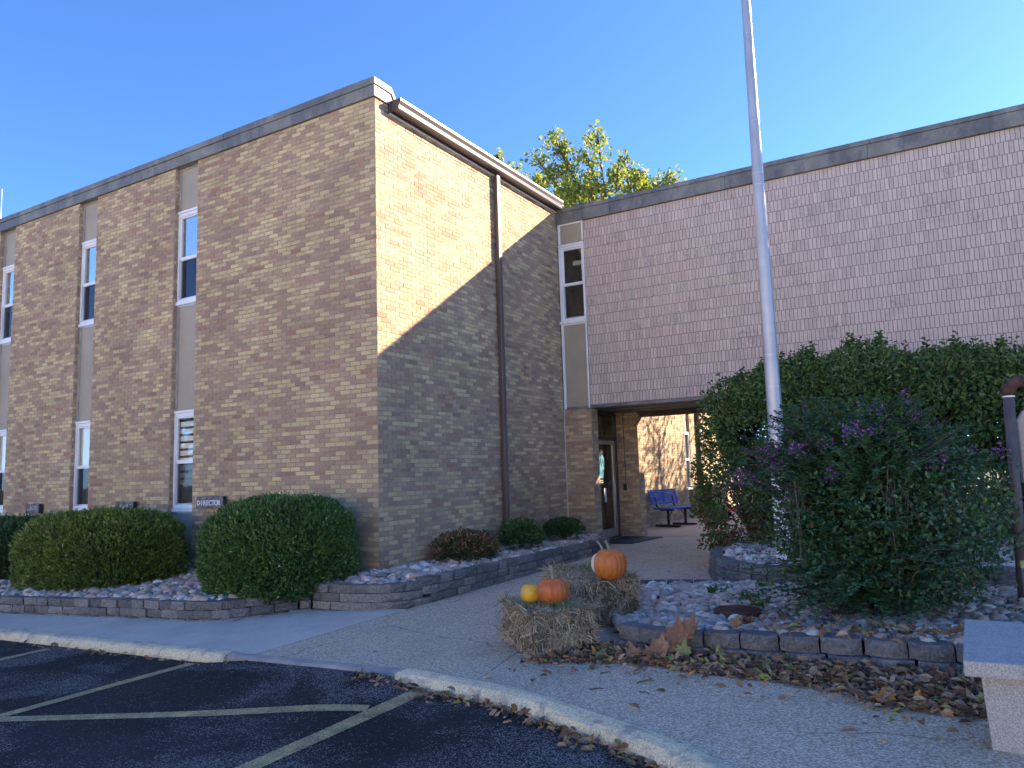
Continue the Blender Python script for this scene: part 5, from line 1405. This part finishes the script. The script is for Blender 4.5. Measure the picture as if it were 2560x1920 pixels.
for k in range(110):
    x = random.uniform(3.95, 7.5); y1 = -2.22; y0 = eY(x)-.02; s = random.random()**.9; y = y1+(y0-y1)*s
    big_leaf(x, y, zg(x, y)+.02+.04*(1-s), random.uniform(.06, .13), (random.gauss(0, .4), random.gauss(0, .4), random.uniform(0, 6.28)))
for k in range(26):
    x = random.uniform(5.2, 7.2); y = random.uniform(-2.12, -1.75); big_leaf(x, y, hP(x, y)+.07, random.uniform(.09, .16), (random.gauss(.3, .5), random.gauss(0, .4), random.uniform(0, 6.28)))
# the clump of upright plane leaves leaning on the edging
for (x, y, z, s, rx, rz, m) in ((5.02, -2.28, .16, .25, 1.25, .2, 0), (5.10, -2.27, .24, .21, 1.1, -.5, 10), (4.97, -2.30, .10, .21, 1.3, .7, 1), (5.08, -2.34, .08, .17, 1.35, -.3, 6), (4.86, -2.40, .07, .19, 1.0, .3, 0), (4.72, -2.42, .06, .19, .8, .9, 1), (5.14, -2.30, .20, .19, 1.2, -1.1, 20), (4.9, -2.36, .12, .17, 1.2, -.2, 21)):
    big_leaf(x, y, zg(x, y)+z-.04, s, (rx, 0, rz), m)
big_leaf(6.42, -2.96, zg(6.42, -2.96)+.03, .16, (.3, .2, 1.2), 2); big_leaf(6.55, -2.98, zg(6.5, -2.98)+.03, .15, (.4, -.2, .2), 9)
# twigs
def twig(x, y, a, l):
    p = Vector((x, y, zg(x, y)+.008)); q = p+Vector((math.cos(a)*l, math.sin(a)*l, .006+.026*math.cos(a)*l))
    o = MB().tube([p, p.lerp(q, .5)+Vector((.01, .008, .004)), q], [.005, .0045, .003], 5).obj('twig', M['bark'], lit)
for (x, y, a, l) in ((5.35, -2.60, -.2, .34), (5.75, -2.68, -.1, .2), (4.25, -2.52, .1, .3), (4.6, -2.85, .5, .08), (4.95, -3.0, .9, .12), (5.05, -3.2, -.4, .09), (5.9, -2.75, 0, .1), (4.7, -3.25, .3, .1)): twig(x, y, a, l)

# ------------------------------------------------------------------ trees
def unproj(px, py, Y):
    d = _f+_r*((px-1280)/FPX)-_u*((py-960)/FPX); tt = (Y-CAM.y)/d.y; return CAM+d*tt
def tree(label, base, clumps, n_per, ls, cols, trunk_r=.28, group=None, name='tree'):
    t = thing(name, label, 'tree', (base[0], base[1], zg(*base)-.1), group=group)
    b = Vector((base[0], base[1], zg(*base)-.15)); mid = Vector((base[0], base[1], max(2.5, min(c[0].z for c in clumps)*.6)))
    cen = sum((c[0] for c in clumps), Vector())/len(clumps); fork = mid.lerp(cen, .35)
    MB().tube([b, mid, fork], [trunk_r, trunk_r*.75, trunk_r*.5], 10).obj('trunk', M['bark'], t, smooth=True)
    mb = MB(); AP, AU = [], []
    for c, r_ in clumps:
        s = mid.lerp(fork, random.random()); m2 = s.lerp(c, .5)+Vector((random.uniform(-.4, .4), random.uniform(-.4, .4), .5))
        mb.tube([s, m2, c], [trunk_r*.28, trunk_r*.16, .03], 6)
        for k in range(9):
            e = c+Vector((random.gauss(0, r_*.5), random.gauss(0, r_*.5), random.gauss(0, r_*.45))); mb.tube([m2.lerp(c, random.uniform(.4, 1)), e], [.028, .012], 4)
        n = int(n_per*r_*r_)
        # sprays of leaves round sub-clumps
        sub = np.array(c)+rng.normal(size=(14, 3))*r_*.42
        P = sub[rng.integers(0, 14, n)]+rng.normal(size=(n, 3))*r_*.20
        AP.append(P); AU.append(unit(P-np.array(c)))
    mb.obj('branches', M['bark'], t)
    P = np.concatenate(AP); u = np.concatenate(AU)
    d = unit(u*.3+rng.normal(size=P.shape)+np.array([0, 0, -.4]))
    o = foliage('crown', t, [leaves(P, d, ls*rng.uniform(.6, 1.3, len(P)), pick(cols, len(P), .3), .75, .12, six=True)], M['treeleaf'])
    return t
TC = [(.21, .25, .055), (.17, .22, .055), (.27, .27, .05), (.13, .18, .05), (.33, .29, .065)]
cl = []
for px, py, r_ in ((1385, 345, .55), (1345, 400, .45), (1400, 415, .9), (1470, 395, .8), (1492, 340, .62), (1545, 425, .6), (1450, 470, 1.2), (1370, 480, 1.0), (1340, 455, .55), (1520, 480, 1.0), (1590, 445, .65), (1620, 475, .7), (1668, 450, .55), (1655, 480, .6), (1420, 530, 1.4), (1560, 530, 1.4), (1330, 530, 1.1), (1400, 380, .5), (1560, 400, .4)):
    cl.append((unproj(px, py, 20+random.uniform(-1.2, 1.2)), r_*.92))
tree('tall yellowing sycamore rising behind the roofs', (-3.6, 20.5), cl, 560, .165, TC)
tree('tree top just showing over the brown gutter', (-11, 21), [(unproj(1238, 402, 21), .5), (unproj(1228, 440, 21), .9), (unproj(1180, 450, 21.5), 1.0), (unproj(1270, 440, 21), .8)], 600, .17, TC)
_cc = [(Vector((6.6+random.uniform(-1.6, 1.6), 18.4+random.uniform(-3.2, 3.2), 6.0+random.uniform(-1.7, 1.5))), 1.4) for _ in range(16)]  # sparse crown added out of sight to soften sun on the courtyard wall
tree('unseen thin tree added to dim the sun on the courtyard wall', (7.4, 20), _cc, 95, .10, TC, .06)
_cc = [(Vector((23.2+random.uniform(-3.2, 3.2), 19.5+random.uniform(-2.5, 2.5), 15.2+random.uniform(-2.8, 2.8))), 2.3) for _ in range(28)]  # dense crown added out of view to throw shade over the near asphalt
tree('unseen tall tree added to shade the asphalt, beyond the right picture edge', (23.5, 20), _cc, 170, .26, TC, .4)
# behind the viewer: pale hall added to bounce sunlight, and trees mirrored in panes
hall = thing('bounce_hall', 'unseen pale hall added behind the viewer to bounce sunlight onto the shaded walls', 'building', (4, -46, -.3))
MB().box(-34, 42, -58, -46, -.6, 9.2).obj('wall', simple('bounce_render', (.80, .73, .60), .9, var=.05, vscale=.5, bstr=0), hall)
MB().box(-34.4, 42.4, -58.4, -45.6, 9.2, 9.6).obj('roof', M['roof'], hall)
for i in range(12):
    f = MB().box(-30+6*i, -27.6+6*i, -46.02, -45.96, 1.2, 3.0).obj('window', M['white'], hall)
    obj('pane', [(-29.9+6*i, -45.95, 1.3), (-27.7+6*i, -45.95, 1.3), (-27.7+6*i, -45.95, 2.9), (-29.9+6*i, -45.95, 2.9)], [(3, 2, 1, 0)], M['dark'], f)
for k, (x, y, lab) in enumerate(((-30, -29, 'broad street tree at the far left end of the lot'), (-23, -36, 'street tree in front of the added hall'), (-38, -24, 'street tree beside the sidewalk far to the left'))):
    c0 = Vector((x, y, 6.5)); cs = [(c0+Vector((random.gauss(0, 2.2), random.gauss(0, 2), random.gauss(0, 1.8))), 1.9) for _ in range(8)]
    tree(lab, (x, y), cs, 170, .32, [(.10, .12, .03), (.14, .14, .035), (.08, .10, .03)], .3, group='street trees across the lot', name='street_tree')
